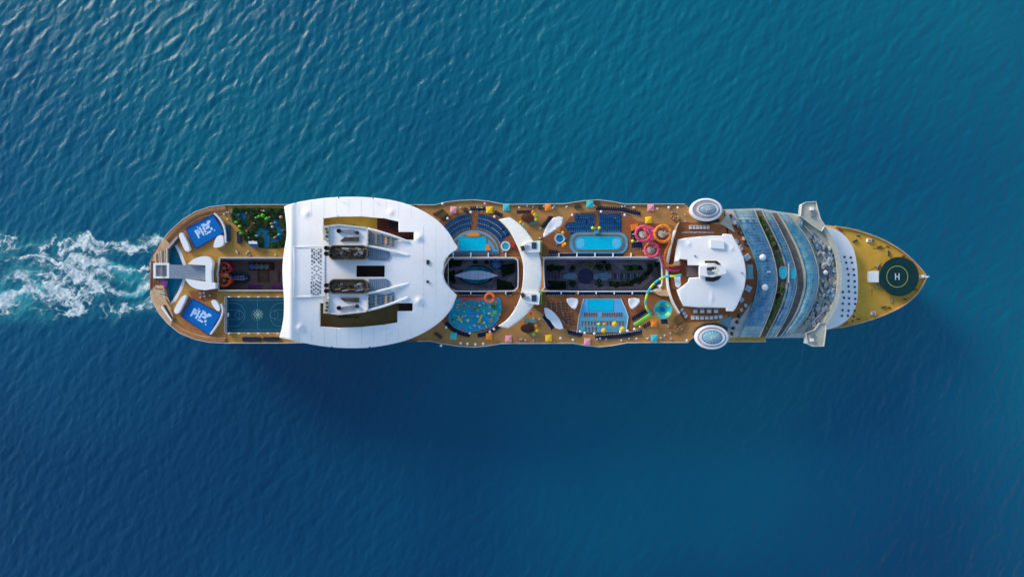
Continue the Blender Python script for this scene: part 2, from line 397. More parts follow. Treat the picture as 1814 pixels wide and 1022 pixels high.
# wake: foam and aerated water churned up astern
def vnoise(x, y, sc, seed):
    r = np.random.default_rng(seed); T = r.random((256, 256)); x = x / sc; y = y / sc
    ix = np.floor(x).astype(int); iy = np.floor(y).astype(int); u = x - ix; v = y - iy; u = u * u * (3 - 2 * u); v = v * v * (3 - 2 * v)
    g = lambda a, b: T[b % 256, a % 256]
    return g(ix, iy) * (1 - u) * (1 - v) + g(ix + 1, iy) * u * (1 - v) + g(ix, iy + 1) * (1 - u) * v + g(ix + 1, iy + 1) * u * v
def fbm(x, y, sc, seed, o=5):
    t = 0; a = 0.5; w = 0
    for i in range(o): t = t + a * vnoise(x + 17 * i, y - 9 * i, sc / 2 ** i, seed + i); w += a; a *= 0.55
    return t / w
def wake():
    p0 = P(-40, 395, 0); p1 = P(318, 600, 0); d = 0.32
    xs = np.arange(p0.x, p1.x, d); ys = np.arange(p1.y, p0.y, d); X, Y = np.meshgrid(xs, ys)
    k = S * (ZD + DC) / DC; PX = X / k + 907; PY = 511 - Y / k
    wx = X + 9 * (fbm(X, Y, 16, 1) - 0.5) * 2; wy = Y + 7 * (fbm(X, Y, 14, 9) - 0.5) * 2
    wx = wx + 2.5 * (fbm(X, Y, 4, 31) - 0.5); wy = wy + 2.5 * (fbm(X, Y, 4, 35) - 0.5)
    def ridge(sc, seed, p): return (1 - np.abs(2 * fbm(wx * 0.62, wy, sc, seed, 5) - 1)) ** p
    QY = 511 - wy / k; QX = wx / k + 907
    t = np.clip((300 - PX) / 300, 0, 1.2)                         # 0 at the stern, 1 at the photo's left edge
    def arm(y0, y1, w0, w1, a): return a * np.exp(-((QY - (y0 + (y1 - y0) * t)) / (w0 + (w1 - w0) * t)) ** 2)
    core = arm(478, 455, 5, 14, 1.0) * (0.45 + 0.75 * np.exp(-t * 2.2)) + arm(511, 525, 6, 15, 1.15) * (0.5 + 0.7 * np.exp(-t * 1.6)) + arm(494, 492, 9, 30, 0.5)
    outer = arm(434, 432, 10, 20, 0.70) + arm(546, 552, 11, 20, 0.75) + arm(488, 488, 50, 62, 0.22)
    env = core + outer
    lace = ridge(4.5, 50, 9) * 0.8 + ridge(11, 70, 8) * 1.0 + ridge(2.2, 60, 5) * 0.35
    patch = np.clip(fbm(wx * 0.6, wy, 17, 120) * 2.8 - 0.75, 0, 1.3)
    foam = np.clip((env * (0.25 + 0.95 * patch) * (0.04 + lace * 1.5) - 0.28) * 2.1, 0, 1)
    solid = np.clip(arm(478, 470, 3.6, 8, 1.3) * np.exp(-t * 3.5) + arm(511, 514, 4.5, 11, 1.6) * np.exp(-t * 2.6) - 0.30 + 0.9 * (fbm(wx * 0.5, wy, 4, 150) - 0.5), 0, 1)
    foam = np.clip(foam + solid, 0, 1) * np.clip(0.35 + 1.1 * fbm(X, Y, 1.2, 200, 3), 0, 1)
    aer = np.clip((core * 1.0 + outer * 0.5) * (0.18 + 2.6 * np.clip(fbm(wx * 0.6, wy, 14, 170) - 0.34, 0, 1) * 1.6), 0, 0.9)
    edge = np.clip((PX + 40) / 25, 0, 1) * np.clip((PY - 397) / 14, 0, 1) * np.clip((599 - PY) / 14, 0, 1)
    alpha = np.clip(np.maximum(foam, aer), 0, 1) * edge
    ker = alpha > 0.03; keep = ker[:-1, :-1] | ker[1:, :-1] | ker[:-1, 1:] | ker[1:, 1:]
    Z = sea_h(X, Y) + 0.09 + 0.16 * foam
    me, used = grid_mesh('wake_foam', X, Y, Z, keep)
    for nm, arr in (('foam', foam), ('cover', alpha)):
        a = me.attributes.new(nm, 'FLOAT', 'POINT'); a.data.foreach_set('value', arr.ravel()[used].astype(np.float32))
    m = bpy.data.materials.new('wake_foam'); m.use_nodes = True; t_ = m.node_tree; n = t_.nodes; l = t_.links
    b = n['Principled BSDF']; b.inputs['Roughness'].default_value = 0.6
    a1 = n.new('ShaderNodeAttribute'); a1.attribute_name = 'foam'; a2 = n.new('ShaderNodeAttribute'); a2.attribute_name = 'cover'
    mx = n.new('ShaderNodeMix'); mx.data_type = 'RGBA'; mx.inputs[6].default_value = (0.0, 0.30, 0.36, 1); mx.inputs[7].default_value = (0.60, 0.68, 0.70, 1)
    l.new(a1.outputs['Fac'], mx.inputs[0]); l.new(mx.outputs[2], b.inputs['Base Color']); l.new(a2.outputs['Fac'], b.inputs['Alpha'])
    me.materials.append(m); o = bpy.data.objects.new('wake_foam', me); C.objects.link(o)
    tag(o, 'white and turquoise churned foam trailing behind the stern', 'wake', kind='stuff')
wake()

# ================================================================ THE SHIP
ship = thing('cruise_ship', 'huge white cruise ship seen from above, under way on the open sea', 'ship', (0, 5, 0))
NORTH = [(266.5, 470), (271, 452), (284, 430), (300, 410), (322, 390), (345, 375.5), (370, 367), (400, 363), (450, 362.5), (500, 362.5), (600, 362.5), (700, 362.5), (770, 363), (790, 358), (815, 355), (840, 354), (865, 356.5), (888, 361), (905, 362), (1000, 361), (1015, 358.5), (1035, 355.5), (1060, 354), (1085, 357), (1107, 361.5), (1213, 361.5)]
SOUTH = [(1219, 606.5), (1112, 607), (1085, 612), (1062, 614.5), (1038, 612), (1015, 608), (888, 608.5), (865, 612.5), (840, 615), (810, 613), (785, 609), (762, 604), (700, 605), (600, 606), (500, 607.5), (400, 607.5), (370, 606), (345, 601), (318, 590), (298, 574), (282, 556), (270, 535), (266, 518)]
DECKL = [(1224, 371), (1283, 371), (1290, 598), (1228, 598)]
MAIN = NORTH + DECKL + SOUTH
CAN1 = [(389, 456.5), (540, 456.5), (540, 514.5), (387, 514.5), (384.5, 485)]
CAN2 = [(785, 485), (789, 470), (797, 457.5), (808, 456.5), (905, 456.5), (913, 459), (917.5, 465), (917.5, 506), (912, 513), (904, 515.5), (808, 515.5), (797, 510), (788, 498)]
CAN3 = [(963, 465), (966, 459), (973, 456), (1158, 456), (1168, 459), (1172, 466), (1173, 500), (1168, 511), (1158, 515.5), (972, 515.5), (965, 509)]
AQ = [(305, 426), (316, 436), (323, 450), (330, 470), (330, 495), (322, 515), (312, 532), (303, 540), (294, 525), (292, 505), (292, 470), (297, 445)]
# lower hull with plating
LOW = NORTH[:-1] + [(1213, 366), (1300, 366), (1400, 376), (1452, 390)] + [(1452, 586), (1400, 600), (1300, 603), (1219, 602)] + SOUTH[1:]
HULLB = [(1405, 391), (1480, 401), (1510, 406), (1540, 415), (1570, 427.5), (1600, 446), (1622, 466), (1636, 482), (1640.5, 490), (1637, 501), (1625, 520), (1605, 538), (1580, 552), (1550, 564), (1520, 573), (1490, 580), (1405, 592)]
def bow_hull():
    b = MB(); top = W(smooth_path(HULLB, 3), 22); zs = [(-6, 0.72), (0, 0.80), (8, 0.88), (16, 0.95), (21.9, 1.0)]
    n = len(top); xr = top[0][0]; cy = P(0, 489, 22).y; vs = []
    for z, k in zs:
        for x, y in top: vs.append((xr + (x - xr) * (0.93 + 0.07 * (k - 0.72) / 0.28), cy + (y - cy) * (k if x > xr + 22 else 0.97 + 0.03 * k), z))
    fs = [tuple((len(zs) - 1) * n + i for i in reversed(range(n)))]
    for r in range(len(zs) - 1):
        for i in range(n - 1): a = r * n + i; fs.append((a + 1, a, a + n, a + n + 1))
    b.add(vs, fs); return b
hb = bow_hull()
hb.prism([W(LOW, 40)], -6, 24.9); hull = hb.build('hull', HULLW, ship)
sb = MB(); sb.prism([W(MAIN[:], 40), W(CAN1, 40), W(CAN2, 40), W(CAN3, 40), W(AQ, 36)], 25.0, 39.7)
sup = sb.build('superstructure', HULLW, ship)
for z in (16, 19, 22, 28, 31, 34, 37):
    b = MB(); b.band(W(NORTH[7:], 40), 0.5, z, z + 1.6); b.band(W(SOUTH[:-6], 40), 0.5, z, z + 1.6); b.build('balcony_row', GLASSD, ship)

# main deck in zones
AFTD = [p for p in NORTH if p[0] < 560] + [(560, 362.5), (560, 606.5)] + [p for p in SOUTH if p[0] < 560]
MIDD = [(560, 362.5)] + [p for p in NORTH if p[0] > 560] + DECKL + [p for p in SOUTH if p[0] > 560] + [(560, 606.5)]
slab('aft_deck', mat('aft_ochre', (0.44, 0.235, 0.05), 0.8, var=0.3, scale=0.15, fine=2.5), ship, AFTD, 40, 0.28, [[(389, 456.5), (559.5, 456.5), (559.5, 514.5), (387, 514.5), (384.5, 485)], AQ])
slab('pool_deck', TEAK, ship, MIDD, 40, 0.28, [CAN2, CAN3])
# redder inner deck around the pools
Z1 = ZD
sheet('inner_deck', BROWN, ship, [(760, 412), (785, 385), (825, 374), (870, 378), (915, 400), (935, 430), (933, 455), (760, 455)], Z1)
sheet('inner_deck', BROWN, ship, [(760, 517), (921, 517), (925, 535), (905, 565), (880, 583), (840, 590), (800, 582), (770, 560)], Z1)
sheet('inner_deck', BROWN, ship, [(955, 420), (990, 408), (1015, 378), (1060, 373), (1110, 376), (1130, 392), (1195, 400), (1183, 453), (960, 454)], Z1)
sheet('inner_deck', BROWN, ship, [(945, 545), (962, 518), (1180, 518), (1192, 540), (1150, 562), (1116, 590), (1062, 594), (1010, 588)], Z1)
sheet('inner_deck', BROWN, ship, [(1204, 394), (1250, 395), (1285, 400), (1290, 420), (1290, 555), (1270, 568), (1215, 572), (1196, 545), (1186, 515), (1185, 470), (1193, 425)], Z1)
sheet('inner_deck', BROWN, ship, [(919, 457), (926, 457), (929, 500), (921, 516), (919, 510)], Z1)
# stern terraces: copper bands that follow the round stern
def stern_band(y_in, m, z, name, o0, o1):
    ring = [p for p in NORTH if p[0] <= 410][::-1] + [(266.5, 494)] + [p for p in reversed(SOUTH) if p[0] <= 410]
    ring = smooth_path(ring, 4); w = W(ring, 40); cen = Vector(W([(430, 486)], 40)[0])
    def sh(d):
        out = []
        for i, (x, y) in enumerate(w):
            a = w[max(i - 1, 0)]; c = w[min(i + 1, len(w) - 1)]; t = Vector((c[0] - a[0], c[1] - a[1])).normalized(); nn = Vector((-t.y, t.x))
            if nn.dot(cen - Vector((x, y))) < 0: nn = -nn
            out.append((x + nn.x * d, y + nn.y * d))
        return out
    A = sh(o0); B = sh(o1); b = MB(); b.prism([A + B[::-1]], 39.9, z); return b.build(name, m, ship)
stern_band(0, COPPER, 40.9, 'stern_terrace', 0.6, 2.1)
stern_band(0, PEACH, 40.45, 'stern_terrace', 2.15, 2.6)
stern_band(0, COPPER, 40.25, 'stern_terrace', 2.65, 4.1)
slab('stern_balcony', PEACH, ship, [(266.5, 462), (271, 450), (283, 431), (292, 422), (300, 432), (294, 446), (291, 464), (276, 464)], 41.0, 1.1)
slab('stern_balcony', PEACH, ship, [(266, 515), (276, 505), (290, 507), (292, 528), (300, 543), (306, 560), (303, 577), (296, 571), (280, 553), (270, 536)], 41.05, 1.2)
sheet('stern_walkway', COPPER, ship, [(322, 402), (350, 385), (378, 372), (392, 385), (345, 445), (330, 452), (312, 425)], 40.0)
sheet('stern_walkway', COPPER, ship, [(312, 558), (330, 522), (345, 520), (392, 560), (372, 597), (340, 592)], 40.0)
sheet('stern_walkway', BROWN, ship, [(334, 516), (384, 512), (384, 530), (360, 534), (340, 526)], 40.05)
# aqua theatre in the stern
slab('theatre_floor', OCHRE, ship, AQ, 37, 11.9)
slab('theatre_seating', PEACH, ship, [(270, 452), (284, 434), (299, 440), (298, 466), (272, 468)], 40.35, 0.3)
slab('theatre_seating', PEACH, ship, [(270, 505), (292, 506), (298, 530), (305, 548), (296, 560), (276, 536)], 40.35, 0.3)
for i in range(7):
    b = MB(); b.prism([W([(273 + i * 3.6, 452 - i * 2), (275 + i * 3.6, 451 - i * 2), (277 + i * 3.3, 466), (275 + i * 3.3, 466)], 41.3)], 41.0, 41.2 + 0.05 * i); b.build('seat_row', [OFFW, COPPER, BEIGE][i % 3], ship)
for i in range(8):
    b = MB(); b.prism([W([(271 + i * 3, 508 + i * 2.5), (284 + i * 2.5, 507 + i * 4), (285 + i * 2.5, 509 + i * 4), (272 + i * 3, 510 + i * 2.8)], 41.3)], 40.9, 41.1 + 0.1 * (i % 4)); b.build('seat_row', [OFFW, COPPER, BEIGE][i % 3], ship)
slab('stern_panel', PURP, ship, [(281, 497), (297, 497), (293, 511)], 41, 0.6, label='magenta triangular panel beside the stern gantry')
for pts, m in (([(295, 439), (313, 419), (315, 421), (298, 442)], LGREY), ([(298, 442), (315, 421), (317.5, 424), (302, 443)], DARK), ([(287, 541), (305, 567), (303, 569), (285, 545)], WHITE), ([(289, 540), (293, 540), (305, 562), (304, 566)], DARK)):
    slab('stern_screen', m, ship, pts, 41.2, 1.1)

# foredeck and helipad
slab('foredeck', OCHRE, ship, smooth_path(HULLB, 3), 22.05, 0.2)
b = MB(); rr = random.Random(61)
for i in range(6):
    x, y = rr.uniform(1528, 1585), rr.uniform(440, 545); L_ = rr.uniform(3, 9); a_ = rr.choice([0, 1.57, 0.5])
    if inside((x + 6, y), HULLB) and inside((x + 12, y + (8 if y > 490 else -8)), HULLB): c = P(x, y, 22.1); b.tube([c, c + Vector((L_ * 0.4 * math.cos(a_), L_ * 0.4 * math.sin(a_), 0)), c + Vector((L_ * math.cos(a_), L_ * math.sin(a_) + 0.4, 0))], 0.1, 4)
b.build('mooring_line', SOOT, ship, kind='stuff')
for px_, py_ in ((1520, 414), (1545, 422), (1572, 433), (1600, 450), (1618, 467), (1520, 569), (1548, 559), (1575, 549), (1603, 534), (1622, 517)):
    b = MB(); c = P(px_, py_ + (4 if py_ < 490 else -4), 22.1)
    for d in (-0.45, 0.45): b.lathe((c.x + d, c.y, c.z), [(0.28, 0), (0.22, 0.5), (0.32, 0.65)], 10)
    b.build('bollard', DARK, ship)
b = MB(); b.band(W(smooth_path(HULLB[1:-1], 4), 23), 0.45, 21.9, 23.2); b.build('bulwark', PEACH, ship)
b = MB(); b.lathe(P(1592, 490, 24.4), [(9.35, 0), (9.55, 0.3), (9.55, 0.6), (9.3, 0.62)], 64); heli = b.build('helipad', HELI, ship, label='round dark green helicopter landing pad on the bow')
b = MB(); hc = P(1589.5, 490, 25.05)
r = 5.25; b.prism([ell(hc.x, hc.y, r, r, 64), ell(hc.x, hc.y, r - 0.28, r - 0.28, 64)], 25.03, 25.05); b.build('painted_ring', YLINE, heli)
b = MB()
for dx in (-0.85, 0.85): b.box((hc.x + dx, hc.y, 25.045), (0.5, 3.2, 0.02))
b.box((hc.x, hc.y, 25.045), (1.19, 0.5, 0.018)); b.build('letter_h', mat('marking_white', (0.55, 0.6, 0.6), 0.6), heli)
b = MB()
for i in range(10):
    q = 2 * PI * i / 10; c = P(1592, 490, 22); b.tube([(c.x + 8 * math.cos(q), c.y + 8 * math.sin(q), 22), (c.x + 8 * math.cos(q), c.y + 8 * math.sin(q), 24.5)], 0.15, 6)
b.build('pad_support', WHITE, heli)
b = MB(); c = P(1547, 490, 24); b.box((c.x, c.y, 23.4), (4.0, 5.2, 2.8)); b.box((c.x, c.y, 24.9), (4.3, 5.5, 0.2)); b.build('deck_house', WHITE, ship)
b = MB(); c = P(1636.5, 490, 23.5); b.box((c.x - 0.6, c.y, 23.0), (3.0, 1.6, 1.4), taper=0.5); b.tube([(c.x - 1, c.y, 23), (c.x + 0.2, c.y, 28)], 0.12); b.box((c.x + 1.5, c.y - 0.3, 23.2), (1.4, 0.4, 0.3)); b.build('bow_mast', WHITE, ship)
# white front of the superstructure with three columns of portholes
AR_IN = [(1452, 395), (1465, 412), (1478, 435), (1486, 460), (1490, 488), (1488, 515), (1482, 538), (1470, 562), (1458, 584)]
AR_OUT = [(1459, 400.5), (1485, 409), (1502, 424), (1512, 441), (1517, 462), (1519.5, 489), (1519.5, 520), (1517, 540), (1507, 560), (1490, 575), (1464, 584.5)]
front = slab('forward_house', WHITE, ship, smooth_path(AR_OUT, 4) + smooth_path(AR_IN, 4)[::-1][:], 27, 5.0)
PORT = [(1485, 436), (1496, 437), (1507, 438), (1488, 445), (1499, 447), (1509, 447), (1501, 458), (1512, 459), (1503, 468), (1513, 469), (1503, 479), (1514, 480), (1503, 489), (1514, 490), (1504, 498), (1515, 500), (1495, 509), (1504, 510), (1515, 511), (1493, 519.5), (1504, 520), (1515, 520), (1492.5, 531), (1503, 532), (1514, 532), (1491.5, 541), (1502, 541), (1512, 542), (1510, 550), (1493, 499)]
pv = MB(); pv.lathe((0, 0, 0), [(0.55, 0), (0.55, 0.22), (0.42, 0.25)], 12); pm = None
for x, y in PORT:
    if pm is None: o = pv.build('skylight', GLASSD, front); pm = o.data
    else: o = bpy.data.objects.new('skylight', pm); put(o, front)
    o.location = P(x, y, 27.0) - ORG[ship.name]
# forward gear on the foredeck
def top_box(name, label, cat, px, py, z, sx, sy, sz, m, rz=0, group=None, extra=True):
    t = thing(name, label, cat, P(px, py, z), group); c = P(px, py, z)
    b = MB(); b.box((c.x, c.y, z + sz / 2), (sx, sy, sz), rz, taper=0.92); b.build('body', m, t)
    if extra:
        b = MB(); b.box((c.x, c.y, z + sz + 0.08), (sx * 0.6, sy * 0.6, 0.16), rz); b.build('cover', GREY, t)
    return t
top_box('deck_locker', 'white deck locker on the north side of the bow deck', 'locker', 1538.5, 426, 22.05, 2.3, 1.5, 1.2, WHITE)
top_box('deck_locker', 'white deck locker on the south side of the bow deck', 'locker', 1546, 555, 22.05, 2.3, 1.5, 1.2, WHITE)
def winch(px, py, rz, label, m=DARK):
    c = P(px, py, 22.05); t = thing('mooring_winch', label, 'winch', c)
    co, si = math.cos(rz), math.sin(rz)
    b = MB(); b.tube([(c.x - 1.1 * co, c.y - 1.1 * si, 22.8), (c.x + 1.1 * co, c.y + 1.1 * si, 22.8)], 0.3, 10); b.build('drum', m, t)
    b = MB(); b.box((c.x, c.y, 22.3), (2.4, 0.8, 0.45), rz); b.build('bed', GREY, t)
winch(1573, 448, PI / 2, 'dark mooring winch north of the round landing pad')
winch(1578.5, 532, PI / 2, 'dark mooring winch south of the round landing pad', GREY)
winch(1557, 437, 0.3, 'small bronze winch by the north bow rail, nearest the white locker', SOOT)
winch(1565, 544, 0.1, 'small bronze winch by the south bow rail, nearest the white locker', SOOT)
winch(1555, 471, 1.1, 'winch against the north corner of the white house behind the landing pad', GREY)
winch(1557, 507, -1.0, 'winch against the south corner of the white house behind the landing pad', GREY)
winch(1514, 427, 0.4, 'little dark winch on the bow deck just ahead of the white forward house, north side')
winch(1497, 572, 0.2, 'little dark winch on the bow deck just ahead of the white forward house, south side', COPPER)
winch(1488, 408, -0.4, 'rust red winch at the north end of the bow deck beside the forward house', REDS)

# solarium block: terraced glass bands
BLOCK = [(1284, 371), (1345, 369), (1380, 375), (1418, 380), (1440, 392), (1455, 398), (1475, 428), (1484, 450), (1490, 480), (1489, 512), (1483, 537), (1470, 562), (1460, 584), (1428, 598), (1357, 599), (1357, 606), (1291, 606)]
b = MB(); b.prism([W(BLOCK, 33)], 24.95, 32.9); b.build('forward_block', OFFW, ship)
slab('side_balcony', OCHRE, ship, [(1293, 597), (1356, 597), (1356, 604.5), (1293, 604.5)], 33.3, 0.35)
slab('technical_deck', BEIGE, ship, [(1395, 378), (1440, 392), (1456, 400), (1476, 430), (1484, 452), (1489, 482), (1488, 512), (1481, 537), (1468, 562), (1458, 582), (1380, 596), (1420, 560), (1440, 520), (1445, 480), (1435, 440)], 33.6, 0.65)
g1L = [(1301, 373), (1310, 394), (1321, 420), (1334, 450), (1342, 478), (1342, 505), (1336, 532), (1324, 562), (1308, 597)]
g1R = [(1337, 373), (1345, 394), (1357, 420), (1367, 445), (1375, 478), (1376, 505), (1370, 532), (1360, 562), (1345, 597)]
g2L = [(1351, 373), (1361, 394), (1374, 420), (1385, 445), (1394, 478), (1395, 505), (1389, 532), (1376, 562), (1358, 596)]
g2R = [(1365, 377), (1375, 394), (1388, 420), (1399, 445), (1409, 478), (1411, 505), (1405, 532), (1393, 562), (1374, 596)]
g3L = [(1379, 377), (1390, 394), (1404, 420), (1416, 445), (1426, 478), (1427, 505), (1421, 532), (1408, 562), (1384, 596)]
g3R = [(1396, 379), (1413, 400), (1428, 420), (1440, 445), (1449, 478), (1449, 505), (1442, 532), (1428, 562), (1399, 595)]
def strip(L, R, u0, u1, n=6):
    a = smooth_path(L, n); c = smooth_path(R, n); f = lambda u: [(p[0] + (q[0] - p[0]) * u, p[1] + (q[1] - p[1]) * u) for p, q in zip(a, c)]
    return f(u0) + f(u1)[::-1]
def glass_band(L, R, z, nm, m, crown=1.6):
    a = smooth_path(L, 5); c = smooth_path(R, 5); n = len(a); b = MB(); vs = []; K = 7
    for i in range(n):
        for j in range(K):
            u = j / (K - 1); e = min(1, min(i, n - 1 - i) / 4)
            vs.append(P(a[i][0] + (c[i][0] - a[i][0]) * u, a[i][1] + (c[i][1] - a[i][1]) * u, z + crown * math.sin(u * PI) * (0.3 + 0.7 * e)))
    fs = []
    for i in range(n - 1):
        for j in range(K - 1): q = i * K + j; fs.append((q, q + K, q + K + 1, q + 1))
    b.add(vs, fs); b.prism([W(L + R[::-1], z)], z - 5, z - 0.1)
    for fi in range(len(fs)):
        if fi // (K - 1) < 4 + (fi % (K - 1)) % 2 or fi // (K - 1) > n - 5: b.m[fi] = 1  # end panes coloured pale to stand for a low-angle reflection
    o = b.build(nm, [m, GLASSP], ship, smooth=False, label='curved blue glass canopy band over the forward solarium')
    # glazing bars
    g = MB()
    for i in range(1, n - 1):
        g.tube([vs[i * K + j] + Vector((0, 0, 0.04)) for j in range(K)], 0.07 if i % 3 else 0.11, 4)
    for j in (2, 4): g.tube([vs[i * K + j] + Vector((0, 0, 0.05)) for i in range(n)], 0.06, 4)
    g.build('glazing_bar', mat('bar_blue', (0.14, 0.27, 0.34), 0.4), o)
    for j in (0, K - 1):
        g = MB(); g.tube([vs[i * K + j] + Vector((0, 0, 0.1)) for i in range(n)], 0.3, 6); g.build('edge_beam', BEIGE if j else GLASSL, o)
    return o
gb1 = glass_band(g1L, g1R, 41.0, 'glass_canopy', GLASSB, 2.2)
gb2 = glass_band(g2L, g2R, 38.5, 'glass_canopy', GLASSB, 1.4)
gb3 = glass_band(g3L, g3R, 36.5, 'glass_canopy', GLASSC, 1.8)
for x, y in ((1351, 456), (1355, 509)):
    c = P(x, y, 43.1); b = MB(); b.lathe(c, [(1.5, 0), (1.5, 0.25), (0.9, 0.8), (0.1, 1.0)], 20); b.build('radome', WHTF, gb1, smooth=True)
sheet('planted_terrace', mat('terrace_brown', (0.19, 0.15, 0.11), 0.8, var=0.6, scale=0.4, fine=2), ship, strip(g1R, g2L, 0.02, 0.98), 38.6)
slab('planted_terrace_base', DARK, ship, strip(g1R, g2L, 0.02, 0.98), 38.59, 5)
slab('lower_terrace', mat('terrace_grey', (0.17, 0.145, 0.13), 0.8, var=0.5), ship, strip(g2R, g3L, 0.02, 0.98), 36.6, 3)
slab('terrace_edge', BEIGE, ship, strip(g1R, g2L, 0.86, 1.02), 39.2, 0.7)
slab('terrace_edge', BEIGE, ship, strip(g2R, g3L, 0.80, 1.02), 37.2, 0.7)
slab('edge_terrace', OFFW, ship, [(1284, 372), (1300, 374), (1310, 397), (1322, 424), (1316, 430), (1303, 405), (1288, 395)], 39.6, 6)
slab('edge_terrace', OFFW, ship, [(1290, 598), (1307, 597), (1322, 563), (1333, 533), (1325, 530), (1304, 560), (1288, 572)], 39.6, 6)
slab('edge_terrace', BROWN, ship, [(1290, 395), (1312, 402), (1333, 452), (1341, 480), (1341, 506), (1333, 533), (1314, 560), (1290, 566)], 39.9, 6)
slab('upper_terrace', GREY, ship, [(1322, 468), (1333, 468), (1335, 495), (1322, 495)], 42, 0.3)
slab('terrace_roof', GLASSL, ship, [(1324, 469.5), (1333.5, 469.5), (1334.5, 493.5), (1325, 493.5)], 42.3, 0.3)
# bridge wings and forward parapet
slab('bridge_roof', BEIGE, ship, strip([(1450, 396), (1463, 415), (1473, 437), (1481, 460), (1484, 488), (1482, 514), (1474, 540), (1463, 562), (1452, 584)], [(1459, 398), (1471, 415), (1482, 437), (1489, 460), (1492, 488), (1490, 514), (1484, 540), (1473, 562), (1462, 584)], 0, 1, 4), 35.5, 3, label='curved beige bridge roof across the front')
for pts in ([(1418, 383), (1420, 363), (1427, 358.5), (1445, 357.5), (1448, 370), (1453, 388), (1461, 400), (1455, 410), (1440, 400)], [(1427, 590), (1431, 609), (1438, 613), (1459, 613), (1462, 590), (1463, 572), (1452, 572), (1442, 585)]):
    o = slab('bridge_wing', BEIGE, ship, pts, 36.2, 3.2)
    cx = sum(p[0] for p in pts) / len(pts); cy = sum(p[1] for p in pts) / len(pts)
    far = 362 if cy < 480 else 608
    b = MB(); b.band(W(pts, 36.4) , 0.3, 36.15, 36.9, closed=True); b.build('coaming', OFFW, o)
    b = MB(); q = P(1438, far + (8 if cy < 480 else -6), 36.9); b.box(q, (1.6, 1.4, 1.2)); q = P(1439, far + (18 if cy < 480 else -15), 36.8); b.box(q, (1.4, 2.0, 0.8), mi=1); b.build('console', [WHITE, GREY], o)
    x0 = 1421 if cy < 480 else 1428
    b = MB(); b.prism([W([(x0 - 2, far + (0 if cy < 480 else 0)), (x0 + 2, far), (x0 + 4, far + (18 if cy < 480 else -18)), (x0, far + (18 if cy < 480 else -18))], 35)], 33, 35.4); b.build('wing_walkway', WHITE, o)
# machinery clutter on the technical deck: every cabinet is a thing
rq_ = random.Random(77)
for i_ in range(16):
    y = 405 + i_ * 11; t_ = abs(y - 488) / 100; xl = 1453 - 50 * t_ ** 1.9; xr = 1480 - 26 * t_ ** 1.8; x = rq_.uniform(xl, xr - 4); d_ = rq_.uniform(3, 6)
    slab('deck_recess', [mat('recess_teal', (0.015, 0.09, 0.13), 0.6, var=0.5), mat('recess_grey', (0.12, 0.14, 0.15), 0.6, var=0.5)][i_ % 2], ship, [(x, y - d_), (x + 4, y - d_ * 0.6), (x + 5, y + d_), (x + 1, y + d_)], 33.68, 0.05)
tech = []
random.seed(3)
for i in range(52):
    for _ in range(60):
        y = random.uniform(392, 585); u = random.uniform(0.1, 0.95)
        t_ = abs(y - 488) / 100
        xl = 1451 - 50 * t_ ** 1.9 + 1.5; xr = 1482 - 26 * t_ ** 1.8 - 1
        x = xl + (xr - xl) * u
        if all((x - a) ** 2 + ((y - c) * 0.8) ** 2 > 36 for a, c in tech) and not (1459 < x < 1474 and 476 < y < 494): tech.append((x, y)); break
variants = []
def tech_proto(k):
    t = bpy.data.objects.new('ventilation_unit', None); C.objects.link(t); ORG[t.name] = Vector((0, 0, 0))
    m = [GREY, LGREY, BEIGE, GLASSG, BEIGE, mat('dusty_blue', (0.10, 0.20, 0.27), 0.5, var=0.3)][k % 6]
    b = MB()
    if k % 2: b.box((0, 0, 0.6), (1.8, 1.3 + 0.5 * (k % 3), 1.2), taper=0.9)
    else: b.lathe((0, 0, 0), [(0.9, 0), (0.9, 0.9), (0.6, 1.2)], 12)
    b.build('casing', m, t)
    b = MB(); b.lathe((0, 0, 1.2), [(0.4, 0), (0.4, 0.1), (0.1, 0.12)], 10); b.build('fan', [GREY, GREY, LGREY, DARK, GREY, LGREY][k], t); return t
first = []
WHAT = ['grey round', 'pale square', 'beige round', 'blue grey square', 'tan round', 'dusty blue square']
for i, (x, y) in enumerate(tech):
    k = i % 6
    if len(first) <= k: first.append(tech_proto(k)); t = first[k]
    else: t = copy_tree(first[k])
    t.location = P(x, y, 33.62); t.rotation_euler = (0, 0, random.uniform(-0.6, 0.6)); t.scale = (random.uniform(0.6, 1.3), random.uniform(0.8, 2.6), random.uniform(0.6, 1.6))
    side = 'north part' if y < 455 else ('south part' if y > 520 else 'middle')
    tag(t, f'{WHAT[k]} vent unit, {side} of equipment deck', 'vent unit', f'{WHAT[k]} units on the {side} of the equipment deck')
c = P(1460, 483, 33.6); t = thing('radar_dome', 'round ringed radar platform in the middle of the equipment deck behind the bridge', 'radar', c)
b = MB(); b.lathe(c, [(2.2, 0), (2.2, 1.0), (1.9, 1.0), (1.9, 0.5)], 24); b.build('platform', GREY, t); b = MB(); b.lathe(c, [(1.1, 0.5), (1.2, 1.6), (0.8, 2.4), (0.1, 2.7)], 20); b.build('dome', OFFW, t, smooth=True)
b = MB()
for L_, R_ in (((1425, 400), (1462, 440)), ((1440, 425), (1470, 470)), ((1435, 575), (1465, 545)), ((1412, 585), (1440, 562))):
    p, q = P(*L_, 34.6), P(*R_, 34.6); b.tube([p, q], 0.35, 6)
b.build('pipe_run', LGREY, ship)

